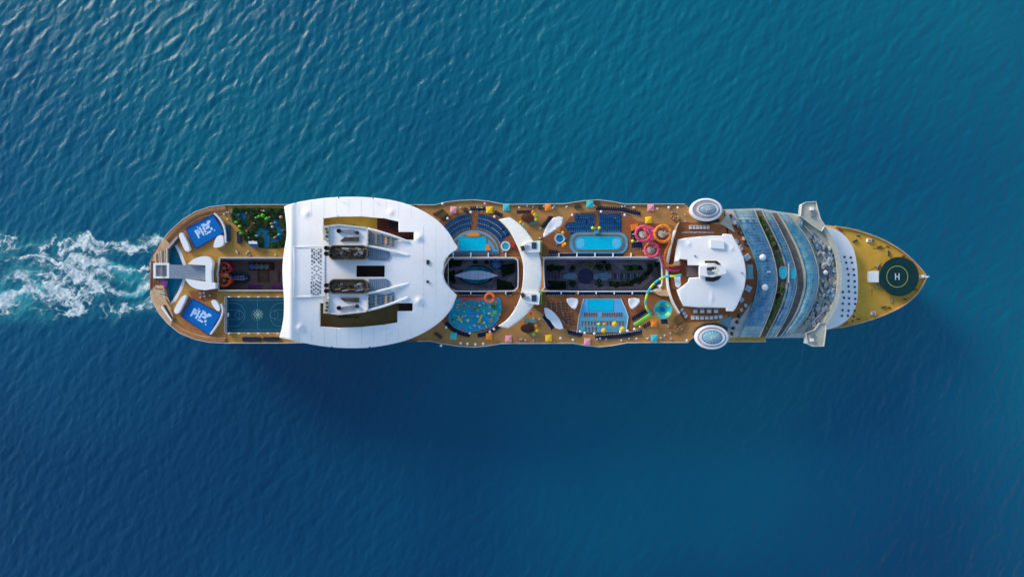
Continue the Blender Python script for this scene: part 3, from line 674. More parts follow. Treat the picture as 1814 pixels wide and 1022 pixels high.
# ---- big aft roof
ROOF = smooth_path([(503.5, 366), (520, 360), (545, 355), (575, 351), (610, 349), (650, 349.5), (690, 354), (725, 363), (755, 377), (780, 395), (797, 415), (805, 429)], 3) + [(811, 438)] + smooth_path([(808, 443), (796, 451), (788, 464), (785, 482), (788, 499), (797, 511)], 3) + [(809.5, 523)] + smooth_path([(801, 545), (785, 565), (760, 584), (730, 599), (700, 608), (670, 613.5), (640, 616.5), (600, 616), (560, 611.5), (525, 604.5)], 3) + [(494.5, 597.5)] + smooth_path([(499, 582), (502.5, 560), (503, 530), (501, 500), (500.5, 470), (504, 440), (507.5, 418), (507, 395)], 3)
RH = [[(573, 387), (600, 384), (640, 383.5), (680, 387), (706, 392.5), (706, 411), (733, 411), (733, 425), (573, 425)],
      [(567, 537), (731, 537), (731, 551), (704, 551), (704, 571), (680, 575), (640, 579), (600, 580.5), (567, 578)],
      [(631, 470.5), (681.5, 470.5), (681.5, 490.5), (631, 490.5)]]
BUMPS = [(543, 378, 9, 1.2), (692, 376, 9, 1.1), (742, 421, 9, 2.0), (531, 580, 10, 1.8), (742, 533, 9, 1.8), (686, 588, 8, 1.0)]
def roof_z(x, y):
    v = (y - 483) / 134
    z = 52.8 - 5.8 * abs(v) ** 2.1
    u = max(0.0, (x - 700) / 110); z -= 2.2 * u ** 2
    e = x - (503 + 0.0 * y); lip = math.exp(-((e - 13) / 7.0) ** 2)
    z += 0.9 * lip - 1.6 * max(0, 1 - e / 12) ** 1.5 * 0.9
    for bx, by, r, h in BUMPS:
        z += 0.6 * h * math.exp(-(((x - bx) ** 2 + (y - by) ** 2) / (r * 0.62) ** 2))
    return z
roof = shell('aft_roof', ROOFW, ship, ROOF, roof_z, RH, 3.0, 0.8, label='broad white roof with two funnel wells and a concave forward edge')
def on_roof(x, y): return roof_z(x, y)
sheet('well_floor', OCHRE, ship, [(571, 384), (668, 384), (668, 430), (571, 430)], 46.0)
sheet('well_floor', mat('rust_deck', (0.11, 0.028, 0.018), 0.8, var=0.5, scale=0.6), ship, [(668, 384), (740, 386), (740, 430), (668, 430)], 46.0)
sheet('well_floor', mat('olive_deck', (0.17, 0.10, 0.035), 0.8, var=0.2, scale=0.6), ship, [(565, 530), (706, 530), (706, 582), (565, 582)], 46.0)
sheet('well_floor', DKBRN, ship, [(706, 530), (734, 530), (734, 556), (706, 556)], 46.0)
sheet('well_floor', DKBRN, ship, [(628, 467), (686, 467), (686, 494), (628, 494)], 46.0)
b = MB(); b.prism([W([(560, 378), (745, 378), (745, 586), (560, 586)], 46)], 40.1, 45.95); b.build('funnel_base', HULLW, ship)
b = MB()
for i in range(5): q = P(690 + i * 3.2, 397 + i * 1.4, 46.4); b.box(q, (0.5, 2.2 + (i % 3), 0.8))
for i in range(4): q = P(712 + i * 5.5, 419, 46.4); b.box(q, (0.7, 1.4, 0.6))
for i in range(6): q = P(602 + i * 6, 400 + (i % 2), 46.4); b.box(q, (1.0, 0.5, 0.8))
for i in range(6): q = P(602 + i * 6, 561 + (i % 2), 46.4); b.box(q, (1.2, 0.6, 0.8))
b.build('well_equipment', DARK, ship)
# raised square and its perforated pattern
shell('roof_panel', ROOFW, ship, [(520, 437), (577, 437), (577, 526), (519, 526)], lambda x, y: roof_z(x, y) + 0.28, (), 3, 0.3)
b = MB(); pat = ['xx.xx', 'x.x.x', 'xx.xx', '.xxx.', 'xx.xx', 'x.x.x', 'xx.xx', '.xxx.', 'x.x.x', 'xx.xx', '.x.x.', 'x...x', '..x..', '.x.x.', 'x...x', '.x.x.', '..x..', 'x...x', '..x..', '.x.x.', 'x...x', '.x.x.', 'x...x', '..x..', 'xx.xx', 'x.x.x', '.xxx.', 'xx.xx', 'x.x.x', '.xxx.', 'xx.xx', 'x.x.x', 'xx.xx', '.xxx.']
for r_, row in enumerate(pat):
    for c_, ch in enumerate(row):
        if ch == 'x':
            x = 552.5 + c_ * 3.9; y = 441.5 + r_ * 2.42; q = P(x - (r_ > 23) * 1.2, y, roof_z(x, y) + 0.34); b.box(q, (0.66, 0.44, 0.14))
b.build('vent_pattern', mat('pattern_grey', (0.15, 0.16, 0.18), 0.6), roof, kind='stuff')
for x, y, w, h in ((758, 464.5, 1.3, 1.9), (757.5, 499, 1.0, 1.1)):
    b = MB(); b.box(P(x, y, roof_z(x, y) + 0.2), (w, h, 0.6)); b.build('roof_hatch', DARK, roof)
b = MB()
for x in (600, 661): b.box(P(x, 350.6 + (x > 640) * 0.5, 49.3), (0.5, 0.5, 0.6))
for x in (588, 655): b.box(P(x, 614.5, 49.0), (0.5, 0.5, 0.6))
b.build('edge_light', DARK, roof)
# seams of the membrane
b = MB()
for x in list(range(530, 800, 22)):
    for y0, y1 in ((352, 384), (581, 612)) if x < 735 else ((400, 560),):
        pts = [(x + (0 if x < 735 else 0), y0 + (y1 - y0) * k / 8) for k in range(9)]
        pts = [p for p in pts if inside(p, ROOF) and not any(inside(p, h) for h in RH)]
        if len(pts) > 2: b.tube([P(px_, py_, roof_z(px_, py_) + 0.01) for px_, py_ in pts], 0.05, 4)
b.build('membrane_seam', OFFW, roof, kind='stuff')

# ---- funnels (two mirrored groups)
def funnel(sy, y0, label):
    f = lambda x, y: (x, y0 + sy * y)           # local y: 0 = outer side of the casing, growing inward
    cas = [f(576, 4), f(600, 1), (f(648, 6)), f(651, 10), f(651, 38), f(583, 38), f(583, 26), f(576, 16)]
    h1 = [f(608, 9), f(628, 9), f(628, 17), f(608, 17)]; 
    b = MB(); b.prism([W(cas, 56)], 46.05, 55.2); o = b.build('funnel', WHITE, ship, label=label)
    b = MB(); b.band(W(cas, 55.5), 0.7, 55.1, 56.0, closed=True); b.build('coaming', OFFW, o)
    b = MB(); q = P(*f(601, 12), 55.4); b.lathe(q, [(0.95, 0), (0.95, 1.3), (0.7, 1.3), (0.7, 0.6)], 16, mi=0)
    q = P(*f(633, 15), 55.4); b.lathe(q, [(0.85, 0), (0.85, 1.1), (0.6, 1.1)], 16); b.build('exhaust_pipe', DARK, o)
    b = MB(); b.prism([W([f(603, 9.5), f(627, 9.5), f(627, 17), f(603, 13.5)], 55.6)], 55.2, 56.0); b.build('exhaust_duct', GREY, o)
    b = MB(); b.prism([W([f(605, 27), f(611, 23), f(636, 22), f(636, 30), f(603, 30)], 55.6)], 55.2, 55.9); b.build('exhaust_duct', SOOT, o)
    b = MB(); q = P(*f(581, 16), 53); b.box(q, (2.4, 6.6, 7)); b.build('side_casing', BEIGE, o)
    b = MB()
    pass
    for dx, dy in ((-6, 8), (-4, 14), (-5, 21)): b = MB(); b.box(P(*f(584 + dx, dy), 56.4), (1.1, 0.9, 0.8)); b.build('vent_box', SOOT, o)
    # bronze stadium of exhaust pipes
    cap = ell(*f(592, 50), 9, 12.5, 12, 90, 270) + ell(*f(642, 50), 9, 12.5, 12, -90, 90)
    b = MB(); b.prism([W(cap, 56.2)], 46.1, 56.2); st = b.build('funnel_stack', SOOT, ship, label='sooty bronze exhaust stack bank beside the white funnel')
    b = MB(); b.band(W(cap, 56.6), 0.45, 56.0, 57.0, closed=True); b.build('rim', mat('bronze_rim', (0.17, 0.13, 0.09), 0.4, 0.4), st)
    rr = random.Random(5 + y0)
    for i in range(9):
        x = 594 + i * 6; yy = 43 + 3 * (i % 2) + rr.uniform(-1, 1)
        b = MB(); q0 = P(*f(x, yy), 56.5); q1 = P(*f(x + rr.uniform(8, 14), yy + rr.uniform(1, 3)), 56.7); b.tube([q0, q1], rr.uniform(0.35, 0.6), 8)
        q = P(*f(x, 52 + rr.uniform(-2, 5)), 56.2); b.lathe(q, [(0.55, 0), (0.55, 1.4), (0.35, 1.4), (0.35, 0.8)], 12)
        b.build('pipe', [SOOT, DARK, GREY, SOOT][i % 4], st)
    for x, yy in ((588, 43), (588, 55), (578.5, 42), (578.5, 52)):
        b = MB(); b.lathe(P(*f(x, yy), 56.0), [(1.0, -2.6), (1.0, 1.0), (0.75, 1.0), (0.7, 0.3)], 14); b.build('uptake', DARK, st)
    b = MB(); b.lathe(P(*f(638, 50), 56.3), [(1.6, 0), (1.6, 0.6), (1.2, 0.7)], 16); b.lathe(P(*f(641, 51), 56.9), [(0.6, 0), (0.6, 0.4)], 10); b.build('cooling_hood', GREY, st)
    # grey louvred tail
    tl = [f(653, 41), f(684, 44)] + ell(*f(682, 54), 9, 10, 8, -80 if sy > 0 else 80, 80 if sy > 0 else -80) + [f(653, 63)]
    b = MB(); b.prism([W(tl, 53.2)], 51, 53.2); tl_o = b.build('louvre_hood', GLASSG, ship)
    for i in range(9):
        b = MB(); p = P(*f(655 + i * 3.6, 44 + i * 0.3), 53.35); q = P(*f(655 + i * 3.6, 62 - i * 0.25), 53.35); b.tube([p, q], 0.13, 4); b.build('louvre', LGREY, tl_o)
    # glazed hall ahead of the casing
    gl = [f(653, 9), f(672, 13), f(698, 22), f(698, 40), f(684, 37), f(653, 37)]
    b = MB(); b.prism([W(gl, 52.9)], 46.1, 52.9); gh = b.build('glazed_hall', mat('hall_floor_%d' % sy, (0.42, 0.29, 0.20) if sy > 0 else (0.13, 0.26, 0.34), 0.5, var=0.5, scale=0.8), ship)
    for i in range(5):
        b = MB(); x = 657 + i * 9; b.box(P(*f(x, 24 + i), 53.2), (1.0, 5.5 - i * 0.5, 0.7)); b.build('hall_truss', [GREY, BEIGE, GLASSG, PEACH, GREY][i], gh)
    for i in range(4):
        b = MB(); b.tube([P(*f(653, 14 + i * 6.5), 53.0), P(*f(694, 24 + i * 4.6), 53.0)], 0.12, 4); b.build('glazing_bar', OFFW, gh)
    for i in range(4):
        b = MB(); b.box(P(*f(652.3, 12 + i * 8), 53.0), (0.5, 0.8, 4.6)); b.build('louvre_window', DARK, o)
    # two long white sweeping ribs
    for A in ([f(651, 8), f(672, 13), f(700, 22), f(724, 31)], [f(651, 38), f(672, 42), f(700, 49), f(727, 56)]):
        A = smooth_path(A, 4); b = MB(); n = len(A)
        b.tube([P(x, y, 55.0 - 3.0 * (i / (n - 1)) ** 1.4) for i, (x, y) in enumerate(A)], 0.55, 6); b.build('sweeping_rib', WHITE, o, smooth=True)
    return o
funnel(1, 397.5, 'north white funnel casing with dark round exhausts')
funnel(-1, 557.5, 'south white funnel casing with dark round exhausts')

# ---- forward white roof with mast
FR = [(1202, 424), (1215, 421.5), (1240, 419), (1262, 417.5), (1280, 418), (1281, 414.5), (1296, 415), (1301, 424), (1309, 437), (1317, 455), (1321, 475), (1321.5, 492), (1318, 512), (1311, 530), (1304, 545), (1299, 551.5), (1287, 551), (1286, 545), (1240, 545), (1211, 542), (1205, 530), (1199, 514), (1212, 505), (1219, 499), (1221, 492), (1239, 491), (1239, 470), (1219, 470), (1218, 460), (1204, 459), (1203, 464), (1195, 463), (1198, 440)]
def fr_z(x, y):
    v = (y - 482) / 65; u = (x - 1265) / 65
    z = 50 - 1.1 * v * v - 0.6 * u * u
    z += 1.3 * math.exp(-(((x - 1268) / 26) ** 2 + ((y - 481) / 14) ** 2)) + 0.5 * math.exp(-((x - 1220) ** 2 + (y - 432) ** 2) / 14) + 0.5 * math.exp(-((x - 1296) ** 2 + (y - 441) ** 2) / 10) + 0.35 * math.exp(-((x - 1261) ** 2 / 6 + (y - 527) ** 2 / 60))
    z -= 0.8 * max(0, 1 - (x - 1196) / 9)
    return z
fr = shell('forward_roof', ROOFW, ship, FR, fr_z, (), 3, 0.9, label='white rounded roof around the forward mast')
b = MB(); b.prism([W([(1208, 430), (1300, 430), (1312, 470), (1310, 505), (1296, 538), (1215, 538), (1212, 515), (1242, 500), (1242, 465), (1205, 455)], 48)], 40.05, 48.3); b.build('deckhouse', HULLW, ship)
slab('roof_box', ROOFW, fr, [(1259, 425), (1283, 427), (1283, 441), (1259, 439)], 50.5, 1.2)
slab('roof_arm', ROOFW, ship, [(1195, 489), (1205, 488), (1206, 505), (1202, 510), (1197, 507)], 48.5, 0.8)
slab('lower_roof', PEACH, ship, [(1195, 464), (1205, 464), (1205, 470), (1192, 470)], 46, 1)
slab('link_bridge', mat('mauve_floor', (0.16, 0.12, 0.12), 0.7), ship, [(1219, 471), (1238, 471), (1238, 490), (1219, 490)], 47, 6.8)
slab('link_floor', BROWN, ship, [(1186, 462), (1218, 460), (1219, 498), (1199, 513), (1188, 511)], 42, 1.9)
mst = slab('mast_house', WHITE, ship, [(1240, 472), (1262, 468), (1285, 474), (1287, 484), (1262, 491), (1240, 488)], 53, 2.5)
for pts, m, z in (([(1249, 462), (1270, 462), (1278, 469), (1272, 469), (1266, 466), (1249, 466)], DARK, 51.7), ([(1250, 491), (1279, 489), (1273, 496), (1264, 499), (1250, 498)], DARK, 51.6), ([(1252, 474), (1268, 472), (1272, 477), (1260, 480), (1252, 479)], GLASSD, 53.2), ([(1252, 481), (1262, 481), (1268, 485), (1254, 487)], GREY, 53.2)):
    slab('mast_louvre', m, mst, pts, z, 0.5)
b = MB(); q = P(1262, 480, 53); b.tube([q, q + Vector((0, 0, 9))], 0.35, 8); 
for h, w in ((4, 5), (6.5, 3.6), (8, 2)): b.tube([q + Vector((0, -w / 2, h)), q + Vector((0, w / 2, h))], 0.12, 6)
b.box(q + Vector((0.6, 0, 5.2)), (0.4, 3.0, 0.3)); b.build('radar_mast', OFFW, mst)
for x, y in ((1231, 453), (1314, 483)): b = MB(); b.box(P(x, y, fr_z(x, y) + 0.3), (0.6, 0.6, 0.6)); b.build('roof_vent', GREY, fr)
# curved white screen wall aft of the forward roof
SCR = smooth_path([(1203, 394), (1197, 408), (1190, 430), (1185, 455), (1182.5, 485), (1185, 512), (1192, 534), (1204, 555)], 5)
b = MB(); b.band(W(SCR[5:], 43), 0.75, 40.05, 43); b.build('screen_wall', WHITE, ship)
b = MB(); b.band(W(SCR[:7], 42), 0.3, 40.05, 42); b.build('screen_wall', BEIGE, ship)

# ---- oval glass lounges hanging over each side
def oval(cx, cy, rx, ry, ix, iy, dx, label, shift):
    k = S * (ZD + DC - 45) / DC; c = P(cx, cy, 45)
    b = MB(); b.lathe((c.x, c.y, 0), [(0.55, 36), (0.9, 39), (1.0, 43.6), (1.0, 44.3), (0.88, 44.6)], 64, rx * k, ry * k, cap=True); o = b.build('glass_lounge', WHITE, ship, smooth=False, label=label)
    b = MB(); b.prism([ell(c.x, c.y, rx * k * 0.86, ry * k * 0.86, 64), ell(c.x + dx * k, c.y, ix * 1.12 * k, iy * 1.12 * k, 64)], 44.55, 44.85); b.build('gallery', mat('pinkish_gallery', (0.42, 0.36, 0.38), 0.4), o)
    b = MB(); b.prism([ell(c.x, c.y, rx * k * 0.90, ry * k * 0.90, 64), ell(c.x, c.y, rx * k * 0.84, ry * k * 0.83, 64)], 44.6, 45.0); b.build('ring', WHITE, o)
    b = MB(); b.prism([ell(c.x + dx * k, c.y, ix * 1.22 * k, iy * 1.22 * k, 64), ell(c.x + dx * k, c.y, ix * k, iy * k, 64)], 44.6, 45.4); b.build('inner_ring', WHTF, o)
    b = MB(); b.lathe((c.x + dx * k, c.y, 45.0), [(1.0, 0), (0.8, 0.7), (0.5, 1.2), (0.1, 1.45)], 32, ix * k, iy * k); b.build('glass_dome', GLASSL if cy < 480 else TILE, o, smooth=True)
    for i in range(16):
        q = 2 * PI * i / 16; b = MB()
        b.tube([(c.x + dx * k + ix * k * r_ * math.cos(q), c.y + iy * k * r_ * math.sin(q), 45.05 + z) for r_, z in ((1, 0.02), (0.8, 0.73), (0.5, 1.23), (0.1, 1.48))], 0.07, 4); b.build('dome_rib', WHTF, o)
    return o
oval(1251.5, 371.5, 29, 20.5, 15.5, 9.5, 2, 'oval glass roofed lounge overhanging the north side', 0)
oval(1261.5, 597.5, 30, 21.5, 18.5, 12, 0, 'oval glass roofed lounge overhanging the south side', 0)
slab('lounge_painted_shadow', DARK, ship, [(1226, 378), (1236, 392), (1255, 397), (1275, 393), (1274, 388), (1250, 391), (1236, 386)], 40.3, 0.2)  # dark slab painted in as the shadow south of the lounge
slab('lounge_painted_shade', GLASSD, ship, [(1226, 593), (1234, 580), (1248, 573), (1270, 572), (1289, 580), (1288, 587), (1270, 578), (1250, 579), (1238, 586), (1232, 593)], 40.6, 0.5)  # dark slab stands in for the shade north of this lounge
slab('side_platform', BEIGE, ship, [(1276, 396), (1290, 375), (1297, 400), (1302, 412)], 40.3, 0.2)
slab('side_platform', GLASSL, ship, [(1275, 567), (1296, 560), (1293, 582), (1287, 580)], 40.3, 0.2)

# ---- crescent canopy
CO = smooth_path([(903, 385), (920, 397), (935, 413), (947, 431), (955, 450), (959, 470), (959.5, 492), (956, 512), (950, 530), (940, 548), (925, 564), (900, 581.5)], 4)
CI = smooth_path([(882, 577.5), (898, 566), (911, 549), (920, 530), (925, 508), (927, 485), (926, 465), (920.5, 446), (912, 427), (900, 406), (883, 389)], 4)
def cz(x, y): 
    r = math.hypot(x - 800, y - 484) ; return 47.5 + 0.9 * math.cos((r - 140) / 22) - 2.5 * (abs(y - 484) / 100) ** 2
cres = shell('crescent_canopy', mat('canopy_cloth', (0.76, 0.76, 0.71), 0.7, var=0.08, scale=0.5), ship, CO + CI, cz, (), 3, 0.4, label='pale crescent shaped canopy arching across the ship')
for y, pts in ((436, [(930, 432), (934, 429), (957, 426), (957, 446), (938, 447), (924, 443)]), (527, [(924, 530), (930, 518), (957, 519), (955, 540), (935, 537)])):
    o = slab('canopy_tower', WHITE, ship, pts, 49.5, 9.2)
    b = MB(); q = P(946, y + (-1 if y < 480 else 1), 49.6); b.box(q, (2.2, 2.9, 0.5)); b.build('skylight', mat('slate', (0.03, 0.06, 0.09), 0.3), o)
    b = MB(); q = P(926, y + (4 if y < 480 else -4), 49.4); b.box(q, (1.6, 2.2, 1.4), 0.3); b.build('stair_well', DKBRN, o)
    b = MB()
    for i in range(4): b.box(P(931 + (i % 2) * 4, y + (i // 2) * 4 - 1, 49.8), (0.7, 0.6, 0.6))
    b.build('roof_gear', LGREY, o)
    b = MB(); b.box(P(958.5, y + 1, 44), (0.5, 5.5, 7.5)); b.build('green_screen', GREENS, o)
for x, y, in ((893, 395), (915, 428), (912, 545), (893, 573)):
    b = MB(); q = P(x, y, 46); b.tube([(q.x, q.y, 40), (q.x, q.y, 46.2)], 0.25, 8); b.build('canopy_column', OFFW, cres)

# ---- rails: deck edge and canyon rims
def rail(pts, m=WHITE, w=0.32, z=41.0, name='handrail', closed=False, z0=39.9):
    b = MB(); b.band(W(pts, z), w, z0, z, closed=closed); return b.build(name, m, ship)
rail(NORTH[:26], OFFW, 0.3); rail(SOUTH, OFFW, 0.3)
rail(CAN1[:2], OFFW, 0.5); rail(CAN1[2:] + CAN1[:1], OFFW, 0.5)
rail(smooth_path(CAN2, 3, True), WHTF, 0.5, closed=True); rail(smooth_path(CAN3, 3, True), WHTF, 0.5, closed=True)
slab('canyon_ledge', LGREY, ship, [(389, 457), (540, 457), (540, 460), (389, 460)], 38.5, 0.4)
slab('canyon_ledge', LGREY, ship, [(967, 457.5), (1170, 457.5), (1170, 460), (967, 460)], 39.3, 0.4)
slab('canyon_ledge', LGREY, ship, [(803, 458), (913, 458), (913, 460), (803, 460)], 39.3, 0.4)
for x in (803, 834, 865, 896): b = MB(); b.box(P(x, 452, 40.6), (0.5, 2.4, 1.0)); b.build('rail_gate', WHITE, ship)
for x in (990, 1022, 1054, 1086, 1118): b = MB(); b.box(P(x, 452, 40.6), (0.5, 2.0, 1.0)); b.build('rail_gate', WHITE, ship)
for x in (994, 1024, 1056, 1088, 1120): b = MB(); b.box(P(x, 518, 40.6), (0.5, 1.6, 1.0)); b.build('rail_gate', WHITE, ship)
for x in (834, 896): b = MB(); b.box(P(x, 518, 40.6), (0.5, 1.6, 1.0)); b.build('rail_gate', WHITE, ship)
b = MB()
for i in range(110):
    x = 520 + i * 2.0
    if 700 < x < 775:
        b.box(P(x, 364, 41), (0.16, 0.5, 1.6)); b.box(P(x, 604.4, 41), (0.16, 0.5, 1.6))
b.build('rail_stanchion', DKBRN, ship, kind='stuff')

# ================================================================ CANYON 1: boardwalk
ZC = 29.0
slab('boardwalk_floor', CANYON, ship, [(384, 455), (545, 455), (545, 517), (384, 517)], ZC, 0.9)
for i, x in enumerate((456, 473, 492)):
    slab('timber_frame', mat('boardwalk_timber', (0.15, 0.07, 0.035), 0.8, var=0.3), ship, [(x, 479), (x + 3, 479), (x + 3, 500), (x, 500)], ZC + 0.5, 0.5)
slab('timber_floor', mat('boardwalk_ochre', (0.16, 0.10, 0.055), 0.8, var=0.3), ship, [(459, 480), (473, 480), (473, 500), (459, 500)], ZC + 0.1, 0.1)
slab('flower_bed', PURP, ship, [(440, 504), (464, 505), (464, 511), (440, 511)], ZC + 0.4, 0.4)
slab('flower_bed', PURP, ship, [(482, 505), (502, 505), (502, 512), (482, 512)], ZC + 0.4, 0.4)
def canopy_row():
    for i in range(4):
        c = P(450 + i * 8.7, 472.5, ZC); t = thing('shade_canopy', ['bright blue shade canopy, first of four in a row on the sunken boardwalk', 'dull pink grey shade canopy, second of four in a row on the sunken boardwalk', 'grey green shade canopy, third of four in a row on the sunken boardwalk', 'pale grey shade canopy nearest the big roof on the sunken boardwalk'][i], 'canopy', c)
        b = MB(); b.lathe(c + Vector((0, 0, 3.0)), [(1.55, 0), (1.5, 0.15), (0.1, 0.9)], 4, 0.95, 1.1); b.build('cover', [mat('cv0', (0.07, 0.17, 0.40), 0.7), mat('cv1', (0.18, 0.17, 0.20), 0.7), mat('cv2', (0.15, 0.20, 0.20), 0.7), mat('cv3', (0.17, 0.22, 0.24), 0.7)][i], t)
        for sx in (-1, 1):
            for sy in (-1, 1): b = MB(); b.tube([c + Vector((sx, sy, 0)), c + Vector((sx, sy, 3.05))], 0.08, 5); b.build('post', OFFW, t)
canopy_row()
slab('dark_platform', DKBRN, ship, [(441, 465), (486, 465), (486, 479), (441, 479)], ZC + 0.15, 0.15)
LINER1 = mat('boardwalk_wall', (0.26, 0.20, 0.20), 0.7, var=0.3); LINER2 = mat('well_wall', (0.10, 0.10, 0.13), 0.6, var=0.4, scale=0.8)
for lp, m_, cl in ((CAN1, LINER1, False), (smooth_path(CAN2, 3, True), LINER2, True), (smooth_path(CAN3, 3, True), LINER2, True)):
    pw = W(lp + ([lp[0]] if not cl else []), 40); b = MB(); b.band(pw, 0.5, 29.0, 39.68, closed=cl); wl = b.build('well_wall', m_, ship)
    b = MB()
    for z_ in (31.2, 34.2, 37.2): b.band(pw, 0.62, z_, z_ + 1.3, closed=cl)
    b.build('window_row', GLASSD, wl)
# dry slide: twin red spirals with a blue raft-like ramp
def dry_slide():
    t = thing('spiral_slide', 'twin red spiral dry slide at the aft end of the sunken boardwalk', 'slide', P(400, 486, ZC))
    for s, cy in ((1, 475), (-1, 497)):
        c = P(397.5, cy, 38)
        pts = [(c.x + (2.9 - 0.02 * i) * math.cos(0.35 * i * s), c.y + (2.7 - 0.02 * i) * math.sin(0.35 * i * s), 39.3 - 0.13 * i) for i in range(60)]
        b = MB(); b.tube(pts, 0.55, 8); b.build('slide_tube', REDS if s > 0 else mat('red_orange', (0.60, 0.10, 0.03), 0.35, var=0.5), t, smooth=True)
        b = MB(); b.tube([(c.x, c.y, ZC), (c.x, c.y, 39)], 0.5, 8)
        for k in range(6): q = k * PI / 3; b.tube([(c.x, c.y, 38.6), (c.x + 2.6 * math.cos(q), c.y + 2.6 * math.sin(q), 38.4)], 0.12, 5)
        b.build('slide_tower', mat('slide_frame', (0.45, 0.16, 0.08), 0.5), t)
    b = MB(); b.prism([W([(386, 483), (404, 485), (404, 491), (386, 490)], 38)], 37.5, 38); b.build('platform', ORANS, t)
    b = MB(); b.prism([W([(396, 488), (408, 486), (412, 493), (398, 492)], 37)], 36.6, 37); b.build('mouth', PURP, t)
dry_slide()
def float_stage():
    t = thing('parade_boat', 'pink and white boat shaped stage on a dark base on the sunken boardwalk', 'boat', P(425, 491, ZC))
    b = MB(); b.prism([W([(406, 486), (414, 483), (436, 484), (441, 489), (440, 497), (434, 501), (414, 501), (408, 496)], 30.6)], ZC, 30.6); b.build('base', mat('dark_teal', (0.01, 0.07, 0.12), 0.5, var=0.6, scale=0.8), t)
    b = MB(); b.prism([W([(408, 492), (414, 489), (430, 488.5), (438, 493), (430, 496.5), (412, 496)], 32)], 30.6, 32); b.build('hull', mat('pale_pink', (0.50, 0.38, 0.46), 0.6, var=0.3, scale=1.0), t)
    b = MB()
    for i in range(5): b.box(P(414 + i * 5, 492, 32.3), (0.6, 1.0, 0.6))
    b.build('bench', BLUEF, t)
float_stage()

# ================================================================ CANYON 2 and 3 floors and planting
ZP = 30.5
slab('park_floor', PAVE, ship, [(780, 452), (930, 452), (930, 520), (780, 520)], ZP, 0.25)
slab('park_floor', PAVE, ship, [(955, 452), (1180, 452), (1180, 520), (955, 520)], ZP, 0.25)
PATH = mat('park_path', (0.30, 0.25, 0.29), 0.8, var=0.3, scale=0.4)
GL = mat('canyon_green', (0.012, 0.030, 0.016), 0.9, var=0.6, scale=0.6)
for pts in ([(787, 478), (812, 473), (835, 462), (850, 462), (822, 477), (790, 486)], [(788, 500), (830, 508), (870, 512), (885, 503), (915, 483), (915, 492), (890, 509), (872, 515), (820, 514)]):
    sheet('garden_path', PATH, ship, pts, ZP)
for pts in ([(787, 462), (822, 460), (812, 470), (788, 475)], [(880, 494), (905, 500), (913, 512), (880, 513)], [(885, 470), (912, 466), (912, 482), (890, 492)], [(795, 482), (806, 478), (806, 497), (797, 497)]):
    sheet('planting_bed', GL, ship, pts, ZP + 0.01)
def boat_canopy():
    t = thing('lens_canopy', 'long pale blue lens shaped canopy over a turquoise glass roof in the aft park well', 'canopy', P(843, 487, ZP))
    k = S * (ZD + DC - 33) / DC; c = P(843, 487, 33)
    b = MB(); b.lathe((c.x, c.y, 30), [(1, 0), (0.85, 0.6), (0.4, 1.1), (0.05, 1.2)], 40, 33 * k, 18 * k); b.build('glass_roof', mat('teal_glass', (0.03, 0.36, 0.48), 0.2, var=0.7, scale=0.4, fine=1.5), t, smooth=True)
    b = MB(); b.lathe((c.x, c.y, ZP), [(0.96, 0), (0.96, 30 - ZP)], 40, 33 * k, 18 * k); b.build('drum_wall', DARK, t)
    lens = []
    for i in range(25): u = i / 24; lens.append((804 + 79 * u, 488.5 - 9.2 * math.sin(PI * u) ** 0.9))
    for i in range(1, 24): u = 1 - i / 24; lens.append((804 + 79 * u, 488.5 + 7.0 * math.sin(PI * u)))
    b = MB(); b.prism([W(lens, 34)], 33.6, 34); b.build('canopy_sheet', CANW, t)
    for i in range(10):
        u = (i + 1) / 11; x = 804 + 79 * u; s_ = math.sin(PI * u); b = MB(); b.tube([P(x, 488.5 - 9 * s_, 34.05), P(x, 488.5 + 7 * s_, 34.05)], 0.07, 4); b.build('canopy_rib', mat('rib_blue', (0.2, 0.28, 0.42), 0.5), t)
boat_canopy()
def blue_dome():
    c = P(880, 467, 30); t = thing('blue_bar_dome', 'small blue domed bar roof in the corner of the aft park well', 'kiosk', P(880, 467, ZP))
    b = MB(); b.lathe((c.x, c.y, 31), [(3.0, 0), (2.4, 0.9), (1.2, 1.5), (0.1, 1.7)], 24); b.build('dome', mat('dome_blue', (0.04, 0.18, 0.45), 0.2, var=0.8, scale=0.6, fine=2), t, smooth=True)
    b = MB(); b.lathe((c.x, c.y, ZP), [(2.6, 0), (2.6, 31 - ZP)], 24); b.build('counter_wall', DARK, t)
    for i in range(8):
        q = PI * i / 4; b = MB(); b.tube([(c.x + r_ * math.cos(q), c.y + r_ * math.sin(q), 31.05 + z) for r_, z in ((3, 0), (2.4, .9), (1.2, 1.5), (.1, 1.7))], 0.09, 4); b.build('dome_rib', mat('rib_pale', (0.14, 0.26, 0.42), 0.5), t)
blue_dome()
for pts in ([(997, 487), (1018, 482), (1023, 490), (1018, 498), (997, 493)], [(1052, 486), (1075, 482), (1083, 489), (1075, 497), (1052, 494)]):
    slab('park_glass_roof', mat('park_glass', (0.17, 0.32, 0.42), 0.3, var=0.7, scale=0.7, fine=1.5), ship, pts, 31.0, 1.8)
slab('garden_path', PATH, ship, [(968, 462), (1005, 462), (1004, 470), (968, 468)], ZP + 0.03, 0.02)
slab('garden_path', PATH, ship, [(1083, 464), (1140, 463), (1150, 478), (1130, 472), (1100, 478)], ZP + 0.03, 0.02)
slab('garden_path', PATH, ship, [(1025, 502), (1080, 508), (1130, 500), (1150, 485), (1158, 492), (1135, 512), (1025, 513)], ZP + 0.03, 0.02)
